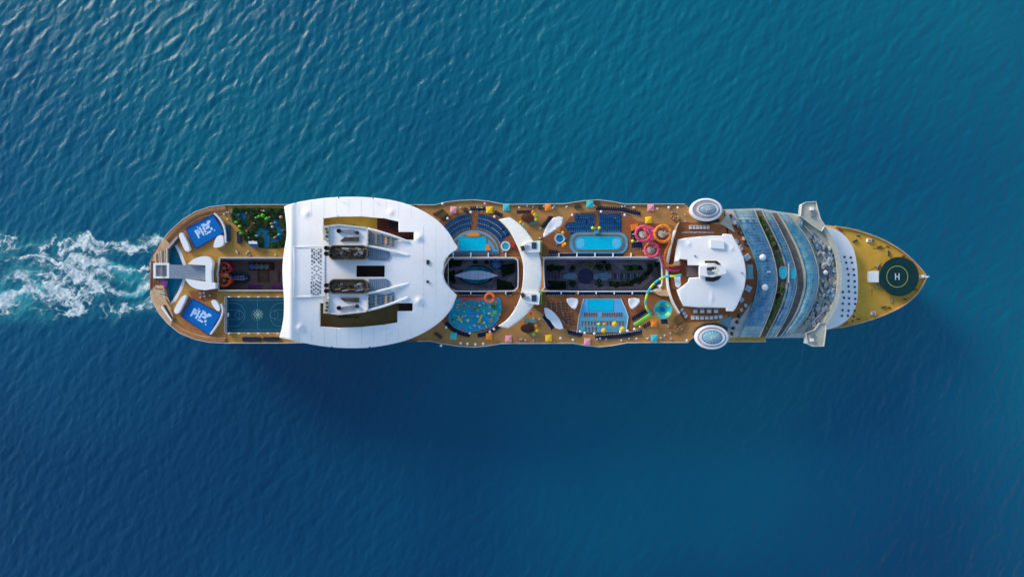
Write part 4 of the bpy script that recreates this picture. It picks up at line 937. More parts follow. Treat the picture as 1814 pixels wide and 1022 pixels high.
for pts in ([(968, 471), (1000, 471), (1000, 478), (968, 480)], [(970, 497), (1003, 498), (1003, 512), (972, 512)], [(1078, 498), (1110, 500), (1140, 488), (1152, 470), (1156, 466), (1157, 480), (1140, 498), (1110, 507), (1080, 508)], [(1103, 470), (1135, 470), (1140, 478), (1110, 480)]):
    sheet('planting_bed', GL, ship, pts, ZP + 0.05)
c = P(1037.5, 489.5, ZP); b = MB(); b.lathe((c.x, c.y, ZP), [(3.6, 0), (3.6, 0.3), (3.3, 0.32)], 32); b.build('round_plaza', mat('plaza_violet', (0.05, 0.045, 0.11), 0.7, var=0.5, scale=0.8), ship)
for i in range(14):
    x = 1082 + i * 3.9; b = MB(); b.box(P(x, 489 + (i % 2), ZP + 0.5), (0.35, 2.6, 1.0)); b.build('pergola_beam', [LGREY, GREY, BLUEF][i % 3], ship)
for i in range(8):
    x = 972 + i * 3; b = MB(); b.box(P(x, 488, ZP + 0.5), (0.3, 2.8 - 0.2 * (i % 3), 1.0)); b.build('pergola_beam', [PURP, GREY][i % 2], ship)
def canopy_tree(px, py, r, h, label, m, z=ZP, n=260, group=None):
    c = P(px, py, z + h); t = thing('park_tree', label, 'tree', (c.x, c.y, z), group)
    b = MB(); b.lathe((c.x, c.y, z), [(0.22, 0), (0.16, h * 0.6), (0.08, h)], 7)
    for k in range(4):
        q = k * PI / 2 + 0.4; b.tube([(c.x, c.y, z + h * 0.55), (c.x + r * 0.6 * math.cos(q), c.y + r * 0.6 * math.sin(q), z + h)], 0.07, 4)
    b.build('trunk', BARK, t)
    rr = random.Random(int(px * 7 + py)); b = MB()
    lob = [(rr.uniform(-0.5, 0.5) * r, rr.uniform(-0.5, 0.5) * r, rr.uniform(-0.2, 0.3) * r, rr.uniform(0.45, 0.7) * r) for _ in range(6)]
    for i in range(n):
        lx, ly, lz, lr = rr.choice(lob); v = Vector((rr.gauss(0, 1), rr.gauss(0, 1), rr.gauss(0, 1))).normalized() * lr * rr.uniform(0.6, 1.0)
        p = Vector((c.x + lx + v.x, c.y + ly + v.y, z + h + lz + v.z * 0.7)); s = rr.uniform(0.18, 0.4)
        a = Vector((rr.gauss(0, 1), rr.gauss(0, 1), rr.gauss(0, 0.5))).normalized() * s; d = a.cross(Vector((rr.gauss(0, 1), rr.gauss(0, 1), rr.gauss(0, 1)))).normalized() * s
        b.add([p + a, p + d, p - a, p - d], [(0, 1, 2, 3)])
    b.build('crown', m, t)
TREES = [(1014, 475, 2.0, LEAF), (1013, 501, 2.0, LEAF), (1060, 473, 2.6, LEAF), (1062, 501, 2.3, LEAF), (1078, 473, 2.0, LEAF), (978, 475, 1.9, LEAF), (990, 475, 1.9, LEAF), (979, 505, 2.0, LEAF), (993, 505, 2.1, LEAF), (1090, 504, 1.7, LEAF), (1102, 504, 1.7, LEAF), (1116, 502, 1.8, LEAF), (1130, 497, 1.8, LEAF), (1143, 488, 1.8, LEAF), (1151, 475, 2.0, LEAF), (1112, 474, 1.5, LEAFG), (1126, 474, 1.5, LEAFG), (1040, 469, 1.2, LEAFY), (1049, 474, 1.1, LEAFY), (1031, 468, 0.9, LEAFY), (1070, 464, 1.2, LEAF), (1162, 468, 1.4, LEAF)]
TREES2 = [(797, 468, 2.0, LEAF), (810, 466, 1.9, LEAF), (893, 502, 1.8, LEAF), (903, 506, 1.9, LEAF), (896, 480, 1.9, LEAF), (906, 474, 1.5, LEAF), (802, 497, 1.5, LEAF), (797, 485, 1.4, LEAF), (862, 464, 1.1, LEAF), (842, 463, 1.2, LEAF)]
def tl(x, y, m, well):
    side = 'north' if y < 486 else 'south'
    kind = 'dark' if m is LEAF else ('green' if m is LEAFG else 'olive')
    if well == 3: pos = 'aft of' if x < 1030 else ('level with' if x < 1050 else 'forward of')
    return kind, side
for x, y, r, m in TREES:
    kind, side = tl(x, y, m, 3); pos = 'aft of' if x < 1028 else ('beside' if x < 1055 else 'forward of')
    canopy_tree(x, y, r, 4.2, f'{kind} park tree in the forward garden, {side} side, {pos} plaza', m, group=f'{kind} trees {pos} the plaza, {side} side')
for x, y, r, m in TREES2:
    kind, side = tl(x, y, m, 2); pos = 'aft' if x < 843 else 'forward'
    canopy_tree(x, y, r, 4.0, f'{kind} tree in the {pos} {side} corner of the aft garden', m, group=f'{kind} trees in the {pos} {side} corner of the aft garden')
t = thing('purple_sculpture', 'bright purple round sculpture in the aft south corner of the forward sunken garden', 'sculpture', P(971.5, 506, ZP))
b = MB(); b.lathe(P(971.5, 506, 30.6), [(0.3, -1.0), (0.3, -0.8), (0.9, -0.4), (0.9, 0.3), (0.3, 0.8)], 14); b.build('bulb', mat('bright_purple', (0.32, 0.08, 0.42), 0.4), t, smooth=True)

# ================================================================ MINI GOLF
GOLF = smooth_path([(413, 369), (450, 368.5), (508, 369)], 2) + smooth_path([(509, 400), (508, 433), (490, 440), (455, 438), (436, 428), (431, 415), (420, 402), (411, 392), (410.5, 378)], 4)
golf = thing('mini_golf_course', 'green mini golf course with blue ponds and coloured obstacles beside the big white roof', 'golf course', P(460, 404, 40))
b = MB(); b.prism([W(GOLF, 40.2)], 40.01, 40.2); turf = b.build('turf', TURF, golf)
GW = mat('golf_water', (0.008, 0.10, 0.20), 0.2, var=0.4, scale=0.6, fine=2)
for pts in ([(455, 412), (460, 405), (476, 405), (477, 436), (468, 438), (467, 414), (462, 412), (458, 421), (454, 420)], [(484, 391), (490, 388), (495, 399), (500, 412), (501, 422), (494, 424), (492, 412), (487, 402)], [(420, 378), (434, 379), (434, 390), (428, 392), (422, 384)], [(482, 425), (494, 421), (495, 425), (482, 431)]):
    b = MB(); b.prism([W(smooth_path(pts, 3, True), 40.3)], 40.21, 40.28); b.build('pond', GW, golf)
MUD = mat('brick_path', (0.17, 0.065, 0.04), 0.8, var=0.3)
for pts in ([(438, 380), (441, 379), (448, 394), (446, 402), (436, 411), (434, 408), (443, 399), (444, 394)],):
    b = MB(); b.prism([W(pts, 40.3)], 40.21, 40.26); b.build('path', MUD, golf)
rr = random.Random(4)
spots = [(464, 374, REDS, 1.2), (467.5, 374, WHTF, 0.8), (419, 394, GREENS, 1.3), (425, 401, LIMES, 1.3), (427, 414, GREENS, 1.5), (459, 384, GREENS, 1.3), (466, 382, GREENS, 1.5), (473, 388, GREENS, 1.5), (454, 386, BEIGE, 0.8), (481, 396, PINK, 1.1), (483, 402, WHTF, 1.0), (488, 395, mat('gb', (0.06, 0.20, 0.42), 0.5), 1.4), (495, 416, TEALC, 1.3), (487, 421, BEIGE, 1.0), (490, 419, COPPER, 0.9), (498, 385, PINK, 1.1), (449, 429, WHTF, 1.1), (441, 421, BEIGE, 0.7), (424, 381, BLUEF, 1.3), (455, 418, LGREY, 1.2), (451, 396, COPPER, 0.9), (478, 385, BEIGE, 0.7), (502, 409, PURP, 1.0), (437, 378, LGREY, 0.6), (438, 410, COPPER, 0.8), (493, 427, BLUEF, 0.9)]
nm = {REDS.name: 'red', WHTF.name: 'white', GREENS.name: 'green', LIMES.name: 'lime', BEIGE.name: 'beige', PINK.name: 'pink', 'gb': 'sky blue', TEALC.name: 'teal', COPPER.name: 'copper', BLUEF.name: 'deep blue', LGREY.name: 'pale grey', PURP.name: 'purple'}
for x, y, m, r in spots:
    r *= 0.72
    c = P(x, y, 40.2); side = ('north' if y < 390 else ('middle' if y < 412 else 'south')) + (' aft' if x < 445 else (' centre' if x < 475 else ' forward'))
    t = thing('golf_obstacle', f'{nm[m.name]} obstacle in the {side} part of the golf green', 'obstacle', c, f'{nm[m.name]} obstacles in the {side} golf green')
    b = MB(); b.lathe(c, [(0.9 * r, 0), (1.0 * r, 0.4), (0.6 * r, 0.9), (0.15 * r, 1.3)], 7, 1.0, rr.uniform(0.6, 1.0)); b.build('mound', m, t)
    b = MB(); b.tube([c + Vector((0.3, 0.3, 0.2)), c + Vector((0.3, 0.3, 2.0))], 0.06, 4); b.build('flag_pole', OFFW, t)
def slab_thing(name, label, cat, pts, z, th, m, pn='body', extra=None):
    cx = sum(p[0] for p in pts) / len(pts); cy = sum(p[1] for p in pts) / len(pts)
    t = thing(name, label, cat, P(cx, cy, z - th)); b = MB(); b.prism([W(pts, z)], z - th, z); b.build(pn, m, t)
    return t
t = slab_thing('golf_hut', 'blue and white golf hut at the south edge of the mini golf green', 'hut', [(439, 428), (456, 428), (457, 438), (446, 438), (440, 434)], 42.4, 2.1, mat('hut_blue', (0.03, 0.08, 0.25), 0.5), 'wall')
b = MB(); b.prism([W([(440, 427.5), (455, 427.5), (456, 432.5), (441, 432)], 42.7)], 42.42, 42.8); b.build('roof', WHTF, t)
for i in range(16):   # shrubs round the turf
    a = i / 16; p = GOLF[int(a * len(GOLF))]
    if p[0] > 504 or p[1] < 372: continue
for (x, y) in ((420, 373), (437, 373), (448, 375), (480, 373), (490, 376), (444, 434 - 4), (432, 422), (461, 394), (470, 398), (478, 412), (486, 434), (500, 432), (413, 384), (452, 402), (416, 372), (428, 372), (443, 387), (450, 379), (458, 372), (473, 379), (487, 384), (495, 373), (504, 376), (504, 396), (446, 410), (440, 416), (450, 421), (462, 425), (484, 415), (472, 402), (464, 399), (455, 395), (497, 430), (504, 420), (430, 397), (426, 389), (436, 395), (476, 393), (461, 433)):
    r_ = 1.3; c = P(x, y, 40.2); t = thing('golf_shrub', f'dark green shrub on the {"north" if y < 390 else ("middle" if y < 415 else "south")} golf green', 'shrub', c, 'shrubs on the %s mini golf green' % ('north' if y < 390 else ('middle' if y < 415 else 'south')))
    b = MB(); rq = random.Random(int(x * 3 + y))
    for i in range(70):
        v = Vector((rq.gauss(0, 1), rq.gauss(0, 1), abs(rq.gauss(0, 1)))).normalized() * r_ * rq.uniform(0.4, 1.1); p = c + v; s = 0.25
        a = Vector((rq.gauss(0, 1), rq.gauss(0, 1), rq.gauss(0, 0.4))).normalized() * s; d = a.cross(Vector((rq.gauss(0, 1), rq.gauss(0, 1), rq.gauss(0, 1)))).normalized() * s
        b.add([p + a, p + d, p - a, p - d], [(0, 1, 2, 3)])
    b.build('foliage', mat('shrub_leaf', (0.022, 0.065, 0.015), 0.8, var=0.5), t)

# ================================================================ SPORTS COURT
court = thing('sports_court', 'dark teal basketball court with pale lines and a sunburst emblem', 'court', P(452, 557, 40))
x0, x1, y0, y1 = 400.5, 512, 527, 588
b = MB(); b.prism([W([(x0, y0), (x1, y0), (x1, y1), (x0, y1)], 40.1)], 40.01, 40.1); b.build('playing_surface', COURT, court)
b = MB(); 
def ln(pts, w=0.16, closed=False, bb=None): (bb or b).band(W(pts, 40.12), w, 40.11, 40.125, closed=closed)
ln([(404, 531), (504, 531)]); ln([(404, 584), (504, 584)]); ln([(404, 531), (404, 584)]); ln([(456, 531), (456, 584)])
ln([(404, 537), (416, 537)]); ln(ell(416, 557.5, 18, 20.5, 20, -90, 90)); ln([(404, 578), (416, 578)])
ln(ell(496, 557.5, 18, 20.5, 20, 90, 270)); ln([(504, 537), (496, 537)]); ln([(504, 578), (496, 578)])
ln([(404, 549), (424, 549), (424, 566), (404, 566)]); ln([(504, 549), (486, 549), (486, 566), (504, 566)])
ln(ell(424, 557.5, 7, 7, 20), closed=True); ln(ell(486, 557.5, 7, 7, 20), closed=True); ln(ell(456, 557.5, 10, 10, 24), closed=True)
b.build('court_lines', COURTL, court)
EM = mat('emblem_cream', (0.22, 0.34, 0.30), 0.6, var=0.3, scale=1.5)
b = MB(); c = P(457, 557, 40.13); b.prism([ell(c.x, c.y, 0.9, 0.9, 16)], 40.13, 40.14)
for i in range(10):
    q = 2 * PI * i / 10; b.add([(c.x + r_ * math.cos(q + d), c.y + r_ * math.sin(q + d), 40.14) for r_, d in ((1.15, -0.2), (2.15, -0.13), (2.15, 0.13), (1.15, 0.2))], [(0, 1, 2, 3)])
b.build('emblem', EM, court)
for i in range(6):
    for yy in (y0 - 1.5, y1 + 1.5):
        c = P(411 + i * 17, yy, 40); b = MB(); b.tube([c, c + Vector((0, 0, 3.6))], 0.12, 5); b.box(c + Vector((0, 0, 3.7)), (1.0, 0.5, 0.25)); b.build('light_post', WHTF, court)
b = MB(); b.band(W([(x0 - 1, y0 - 1.5), (x0 - 1, y1 + 1.5)], 42), 0.12, 40, 43); b.build('end_fence', LGREY, court)
b = MB(); b.band(W([(x0 - 1, y0 - 1.5), (x1, y0 - 1.5)], 42), 0.08, 42.8, 43); b.band(W([(x0 - 1, y1 + 1.5), (x1, y1 + 1.5)], 42), 0.08, 42.8, 43); b.build('side_fence', LGREY, court)
b = MB(); b.box(P(404.5, 557.5, 43.2), (0.15, 1.8, 1.1)); b.tube([P(403, 557.5, 40), P(404.5, 557.5, 43)], 0.12, 6); b.build('backboard', WHTF, court)

# ================================================================ SURF SIMULATORS
def surf(q, label, bar, blob, arc, rot, em):
    cx = sum(p[0] for p in q) / 4; cy = sum(p[1] for p in q) / 4
    t = thing('surf_simulator', label, 'surf pool', P(cx, cy, 40))
    b = MB(); b.prism([W(q, 41)], 40.05, 41); b.build('basin', SURF, t)
    u = Vector((q[1][0] - q[0][0], q[1][1] - q[0][1])).normalized(); v = Vector((q[3][0] - q[0][0], q[3][1] - q[0][1])).normalized()
    ctr = Vector(em)
    def lp(pts): return W([(ctr.x + u.x * a + v.x * c, ctr.y + u.y * a + v.y * c) for a, c in pts], 41.03)
    EMW = mat('emblem_white', (0.50, 0.66, 0.86), 0.4, var=0.2, scale=2.0)
    b = MB(); z0, z1 = 41.012, 41.03
    # white emblem: letters-like strokes with a splash behind
    for pts in ([(-15, -7), (-12, -8), (-11, 8), (-14, 9)], [(-11, -2), (-5, -3), (-5, 0), (-11, 1)], [(-6, -8), (-3, -9), (-2, 8), (-5, 8)], [(1, -8), (10, -8), (9, -5), (3, -5)], [(0, -7), (3, -6), (3, 7), (0, 7)], [(1, 5), (10, 6), (10, 9), (1, 9)], [(4, -2), (11, -3), (11, 1), (4, 1)], [(9, -8), (13, -11), (17, -10), (12, -5)], [(11, 2), (14, 1), (15, 6), (11, 7)]):
        b.prism([lp([(a * 1.05, c_ * 1.0) for a, c_ in pts])], z0, z1)
    b.build('emblem', EMW, t)
    b = MB(); rr = random.Random(9)
    for i in range(26):
        a, c_ = rr.uniform(-14, 17), rr.uniform(-10, 9); s = rr.uniform(1.5, 3.6)
        b.prism([lp([(a + s * math.cos(k * PI / 3), c_ + 0.8 * s * math.sin(k * PI / 3)) for k in range(6)])], 41.004, 41.010 + i * 0.00005)
    b.build('spray', mat('spray_blue', (0.36, 0.56, 0.84), 0.4, var=0.4, scale=1.5), t, kind='stuff')
    for nm_, pts, z, m in (('control_cabin', bar, 42.6, WHITE), ('end_shell', blob, 42.2, WHITE)):
        b = MB(); b.prism([W(smooth_path(pts, 3, True), z)], 40.05, z); b.build(nm_, m, t)
    b = MB(); b.band(W(smooth_path(arc, 4), 42), 0.7, 40.05, 42); b.build('end_wall', WHTF, t)
    b = MB(); b.band(W(q, 41.3), 0.35, 40.05, 41.2, closed=True); b.build('edge_pad', mat('pad_blue', (0.008, 0.05, 0.25), 0.6), t)
surf([(329, 405.5), (377, 380), (396.5, 411), (346, 440.5)], 'north blue surf simulator with white emblem at the stern', [(317, 418), (323.5, 414), (335.5, 440), (328, 444)], [(378, 437), (383, 421), (393, 417), (396, 432), (387, 438)], [(379, 378), (388, 387), (395, 399), (398.5, 413), (399, 430)], 0, (361, 408))
surf([(340, 529), (390.5, 556), (369.5, 592.5), (321, 560.5)], 'south blue surf simulator with white emblem at the stern', [(308, 550), (321, 527), (330, 524.5), (316, 554)], [(374, 533), (382, 532), (389, 545), (386, 551), (378, 543)], [(391, 538), (394, 550), (391, 562), (384, 575), (372, 592)], 0, (354, 559))

# aqua theatre pool + gantry
t = thing('aqua_theatre_pool', 'deep blue diving pool under the grey gantry at the stern', 'pool', P(310, 485, 37))
b = MB(); b.prism([W(smooth_path([(305.5, 435), (312, 441), (318, 455), (325, 470), (326, 488), (319, 503), (311, 519), (303.5, 533), (299, 520), (296.5, 500), (298, 470), (301, 450)], 3, True), 37.5)], 37.02, 37.5); b.build('water', POOLD, t)
b = MB(); b.band(W(smooth_path([(305.5, 435), (312, 441), (318, 455), (325, 470), (326, 488), (319, 503), (311, 519), (303.5, 533), (299, 520), (296.5, 500), (298, 470), (301, 450)], 3, True), 37.6), 0.35, 37.02, 37.7, closed=True); b.build('coping', mat('coping_aqua', (0.10, 0.34, 0.40), 0.5), t)
t = thing('stage_gantry', 'grey gantry deck with a white frame reaching out over the stern', 'gantry', P(320, 482, 40))
b = MB(); b.prism([W([(300, 468.5), (335, 470), (364, 471.5), (364, 497), (335, 494), (300, 493)], 42)], 41.4, 42); b.build('deck', mat('gantry_grey', (0.20, 0.25, 0.32), 0.5, var=0.12), t)
b = MB(); b.prism([W([(272, 466), (300, 466), (300, 493), (272, 493)], 41.5), W([(276, 469.5), (296, 469.5), (296, 489.5), (276, 489.5)], 41.5)], 40.8, 41.8); b.build('frame', WHITE, t)
b = MB(); b.prism([W([(275, 468.5), (297, 468.5), (297, 490.5), (275, 490.5)], 41)], 40.4, 40.75); b.build('frame_floor', mat('frame_floor', (0.40, 0.38, 0.34), 0.6, var=0.3), t)
b = MB(); b.box(P(287, 480, 41.8), (0.9, 4.6, 1.2)); b.build('hoist', GREY, t)
for y in (466, 478, 508): b = MB(); b.tube([P(262.5, y, 41.2), P(276, y, 41.2)], 0.12, 6); b.build('boom', COPPER, t)
b = MB(); b.tube([P(268, 462, 41.2), P(267, 485, 41.2), P(266.5, 512, 41.2)], 0.3, 6); b.build('stern_beam', mat('stern_beam_red', (0.40, 0.12, 0.06), 0.5), t)
t = thing('zip_line_station', 'white lobed shell roof wrapped round the forward end of the gantry', 'shelter', P(358, 484, 40))
b = MB()
ZR = smooth_path([(332, 468), (343, 459), (356, 454.5), (367, 454.5), (375, 461), (376, 470), (374, 482), (375, 500)], 3) + [(381.5, 501), (381.5, 511)] + smooth_path([(362, 514), (346, 511), (335, 504), (328, 494)], 3) + [(345, 496.5), (364, 499.5), (364, 470), (345, 469)]
b.prism([W(ZR, 44)], 41.2, 44); b.build('shell_roof', WHITE, t)
for x, y in ((345, 462), (370, 460), (372, 508), (348, 507)): b = MB(); p = P(x, y, 41.2); b.tube([(p.x, p.y, 40), (p.x, p.y, 41.25)], 0.25, 8); b.build('support', OFFW, t)
slab_thing('bench_block', 'dark long seat block beside the north surf simulator wall', 'bench', [(401, 398), (407, 398), (407.5, 427), (401, 427)], 41, 0.9, mat('dk_block', (0.02, 0.05, 0.09), 0.7), 'seat')
slab_thing('bench_block', 'dark seat block touching the edge of the mini golf green', 'bench', [(419, 410), (426, 411), (427, 431), (420, 431)], 41, 0.9, NAVY, 'seat')
slab_thing('bench_block', 'dark rectangular seat block south of the court, aft one of the pair', 'bench', [(429, 597), (461, 597), (461, 604), (429, 604)], 41, 0.9, NAVY, 'seat')
slab_thing('bench_block', 'dark rectangular seat block south of the court, forward one beside the big roof', 'bench', [(466, 597), (494, 597), (494, 603), (466, 603)], 41, 0.9, NAVY, 'seat')

# ================================================================ POOLS
def pool_a():
    t = thing('swimming_pool', 'rectangular turquoise pool in a half round tiled terrace beside the big roof', 'pool', P(840, 425, 40))
    def arc(rx, ry, a0=180, a1=360): return ell(840, 447, rx, ry, 32, a0, a1)
    b = MB(); b.prism([W(arc(44, 39), 40.35)], 40.03, 40.35); b.build('tiled_terrace', TILE, t)
    b = MB(); b.band(W(ell(840, 447, 39, 33, 30, 190, 350), 40.5), 0.8, 40.3, 40.5); b.build('inner_bench', BROWN, t)
    b = MB(); b.prism([W([(812, 420), (861, 420), (861, 443), (812, 443)], 40.7)], 40.03, 40.6); b.build('water', POOL, t)
    b = MB(); b.band(W([(812, 420), (861, 420), (861, 443.5), (812, 443.5)], 40.7), 0.35, 40.03, 40.7, closed=True); b.build('coping', TEALC, t)
    b = MB(); b.prism([W([(796, 446), (884, 446), (884, 451), (796, 451)], 40.5)], 40.03, 40.42); b.build('gutter', mat('slate_blue', (0.05, 0.13, 0.22), 0.5), t)
    for pts in ([(824, 417), (830, 413.5), (838, 412), (846, 413), (852, 416.5), (845, 419), (832, 419)], [(862, 432), (866, 434), (870, 443), (860, 444)], [(809, 433), (812, 433), (812, 446), (808.5, 446)]):
        b = MB(); b.prism([W(pts, 40.9)], 40.36, 40.9); b.build('sun_shelf', ORAN, t)
    return t
pool_a()
def rrect(x0, y0, x1, y1, r, n=6):
    o = []
    for cx, cy, a in ((x1 - r, y0 + r, -90), (x1 - r, y1 - r, 0), (x0 + r, y1 - r, 90), (x0 + r, y0 + r, 180)):
        o += [(cx + r * math.cos(math.radians(a + 90 * k / n)), cy + r * math.sin(math.radians(a + 90 * k / n))) for k in range(n + 1)]
    return o
def pool_b():
    t = thing('swimming_pool', 'turquoise pool with rounded ends in a wide rounded tile surround, north side', 'pool', P(1060, 431, 40))
    b = MB(); b.prism([W(rrect(1009, 412, 1112, 449.5, 15), 40.3)], 40.03, 40.3); b.build('tiled_terrace', TILE, t)
    b = MB(); b.band(W(rrect(1016, 416.5, 1105, 444.5, 11), 40.5), 0.55, 40.3, 40.5, closed=True); b.build('inner_bench', BROWN, t)
    b = MB(); b.prism([W(rrect(1019.5, 419.5, 1101, 442, 10), 40.6)], 40.03, 40.5); b.build('water', POOL, t)
    for x in (1021, 1085): b = MB(); b.prism([W(rrect(x, 422.5, x + 14, 439.5, 6), 40.6)], 40.5, 40.53); b.build('foaming_shelf', mat('pale_water', (0.12, 0.50, 0.72), 0.3, var=0.35, scale=1.5, fine=4), t)
    b = MB(); b.band(W(rrect(1019.5, 419.5, 1101, 442, 10), 40.6), 0.25, 40.3, 40.6, closed=True); b.build('coping', TEALC, t)
    b = MB(); b.box(P(1057, 411, 40.8), (2.0, 1.6, 0.9)); b.build('steps', TILEB, t)
pool_b()
def pool_c():
    t = thing('swimming_pool', 'turquoise pool at the head of a pale blue tiled trapezoid beach, south side', 'pool', P(1066, 556, 40))
    b = MB(); b.prism([W([(1034, 529), (1100, 529), (1108, 546), (1113, 561), (1109, 588), (1022, 589), (1026, 558)], 40.3)], 40.03, 40.3); b.build('tiled_beach', TILEB, t)
    b = MB(); b.prism([W([(1026, 560), (1112, 560), (1109, 588), (1022, 589)], 40.33)], 40.3, 40.33); b.build('lower_beach', TILE, t)
    b = MB(); b.prism([W([(1041.5, 530.5), (1086, 530.5), (1086, 549), (1041.5, 549)], 40.5)], 40.03, 40.42); b.build('water', POOL, t)
    b = MB(); b.band(W([(1041.5, 530.5), (1086, 530.5), (1086, 549.5), (1041.5, 549.5)], 40.5), 0.25, 40.3, 40.5, closed=True); b.build('coping', TEALC, t)
    b = MB(); b.band(W([(1034, 529), (1026, 558), (1022, 589)], 40.6), 0.25, 40.3, 40.6); b.band(W([(1100, 529), (1108, 546), (1113, 561), (1109, 588)], 40.6), 0.25, 40.3, 40.6); b.build('curb', WHTF, t)
pool_c()
SPL = smooth_path([(812, 529), (870, 530), (884, 529), (888, 545), (884, 562), (872, 577), (850, 585), (835, 587), (812, 583), (798, 573), (795, 562), (800, 545)], 4, True)
t = thing('splash_pad', 'rounded blue splash pad for children with coloured play pieces, aft south side', 'splash pad', P(840, 558, 40))
b = MB(); b.prism([W(SPL, 40.3)], 40.03, 40.28); b.build('wet_floor', SPLW, t)
b = MB(); b.band(W(SPL, 40.4), 0.3, 40.03, 40.4, closed=True); b.build('curb', TILE, t)
b = MB(); rr = random.Random(12)
for i in range(24):
    x, y = rr.uniform(800, 884), rr.uniform(536, 580)
    if inside((x, y), SPL): s = rr.uniform(1.5, 4.5); b.prism([W([(x + s * math.cos(k * PI / 4), y + s * 0.8 * math.sin(k * PI / 4)) for k in range(8)], 40.3)], 40.285, 40.29 + i * 0.0004)
b.build('painted_spots', mat('spot_green', (0.03, 0.30, 0.22), 0.5, var=0.5, scale=0.8), t, kind='stuff')
for m_, n_, sd in ((YELL, 16, 3), (LIMES, 14, 4), (ORAN, 9, 5), (GREENS, 12, 6), (TEALC, 16, 7), (PINKS, 5, 8)):
    r_ = random.Random(sd); b = MB()
    for i in range(n_):
        x, y = r_.uniform(798, 886), r_.uniform(534, 584); q = r_.uniform(0, 3)
        if inside((x, y), SPL): c = P(x, y, 40.4); b.box(c, (r_.uniform(0.4, 1.6), r_.uniform(0.3, 0.7), 0.25), q)
    b.build('play_fitting', m_, t, kind='stuff')
PLAY = [(821, 544, 9, 3.0, 0, LEAFY, 'mustard bridge'), (841, 544, 9, 3.2, 0, LEAFY, 'mustard bridge'), (831, 543, 4, 4, 0, GREENS, 'green tower'), (815, 565, 14, 2.2, -1.0, YELL, 'yellow chute'), (851, 564, 14, 2.2, 1.1, YELL, 'yellow chute'), (829, 567, 5, 5, 0.3, OFFW, 'white net frame'), (841, 576, 4, 4, 0, PINK, 'pink bucket'), (870, 567, 6, 6, 0.2, COPPER, 'copper hut'), (838, 551, 6, 2, 0, PURP, 'purple beam'), (874, 543, 8, 6, 0, LEAFG, 'green canopy'), (877, 553, 7, 6, 0, GREENS, 'dark green canopy'), (866, 555, 4, 3, 0, OFFW, 'white spout'), (847, 560, 4, 4, 0, OFFW, 'pale spout'), (812, 539, 4, 3, 0, ORAN, 'orange spout'), (858, 552, 3, 10, 0.3, TEALS, 'teal pipe'), (805, 558, 6, 5, 0, TEALS, 'teal mat tower'), (802, 566, 4, 4, 0, LEAFG, 'green palm piece'), (858, 571, 3, 3, 0, WHTF, 'white drum'), (850, 541, 3, 3, 0, YELL, 'yellow tub')]
for x, y, w, h, rz, m, nm_ in PLAY:
    c = P(x, y, 40.3); side = ('north' if y < 552 else 'south') + (' aft' if x < 832 else (' middle' if x < 855 else ' forward'))
    t = thing('play_piece', f'{nm_} standing in the {side} part of the splash pad', 'play piece', c)
    b = MB(); b.box(c + Vector((0, 0, 1.4)), (w * S, h * S, 0.5), rz, taper=0.8); b.build('top', m, t)
    b = MB()
    for sx in (-1, 1): v = Vector((math.cos(rz), math.sin(rz), 0)) * sx * w * S * 0.35; b.tube([c + v, c + v + Vector((0, 0, 1.3))], 0.14, 6)
    b.build('leg', [REDS, YELL, BLUEF][int(x) % 3], t)
def hot_tub(px, py, r, label, col):
    c = P(px, py, 41); t = thing('hot_tub', label, 'hot tub', (c.x, c.y, 40))
    b = MB(); b.lathe((c.x, c.y, 40), [(r, 0), (r, 0.9), (r * 0.72, 0.9), (r * 0.72, 0.6)], 28, cap=False); b.build('rim', WHTF, t)
    b = MB(); b.lathe((c.x, c.y, 40.5), [(r * 0.73, 0), (r * 0.73, 0.2)], 28); b.build('water', col, t)
    b = MB()
    for i in range(3): q = i * 2.1; b.box((c.x + (r + 0.5) * math.cos(q), c.y + (r + 0.5) * math.sin(q), 40.2), (0.9, 0.9, 0.3), q)
    b.build('step', TILE, t)
hot_tub(895.5, 436, 2.25, 'round white hot tub between the aft north pool and the crescent canopy', TUBW)
hot_tub(991.5, 422.5, 2.4, 'round white hot tub beside the aft end of the forward north pool', water_mat('tub_deep', (0.01, 0.22, 0.42)))
t = slab_thing('red_counter', 'small red counter between the hot tub and the crescent canopy', 'counter', [(904, 431), (911, 431), (912, 439), (905, 439)], 41.2, 1.1, REDS, 'counter')

# white tensioned awnings
def awning(pts, label, h=3.2):
    cx = sum(p[0] for p in pts) / len(pts); cy = sum(p[1] for p in pts) / len(pts); t = thing('tensile_awning', label, 'awning', P(cx, cy, 40))
    o = shell('cloth', WHITE, t, smooth_path(pts, 2, True), lambda x, y: 40 + h - 0.5 * math.exp(-((x - cx) ** 2 + (y - cy) ** 2) / 60), (), 3, 0.1)
    for i in range(0, len(pts), 2):
        p = P(*pts[i], 40 + h); q = p + (P(cx, cy, p.z) - p) * 0.12; b = MB(); b.tube([(q.x, q.y, 40), (q.x, q.y, 40 + h - 0.12)], 0.12, 6); b.build('post', OFFW, t)
awning([(962, 420), (966, 406), (980, 386.5), (997, 385), (994, 399), (980, 409), (968, 418)], 'white stretched awning forward of the crescent canopy, north side')
awning([(964, 545), (976, 549), (989, 562), (998, 582), (984, 581), (974, 567), (967, 561)], 'white stretched awning forward of the crescent canopy, south side')
awning([(1004, 529), (1023, 529), (1023, 540), (1018, 548), (1008, 541)], 'ribbed white shell awning aft of the trapezoid pool', 2.6)
awning([(1114, 529), (1133, 529), (1131, 539), (1120, 548), (1115, 541)], 'ribbed white shell awning forward of the trapezoid pool', 2.6)

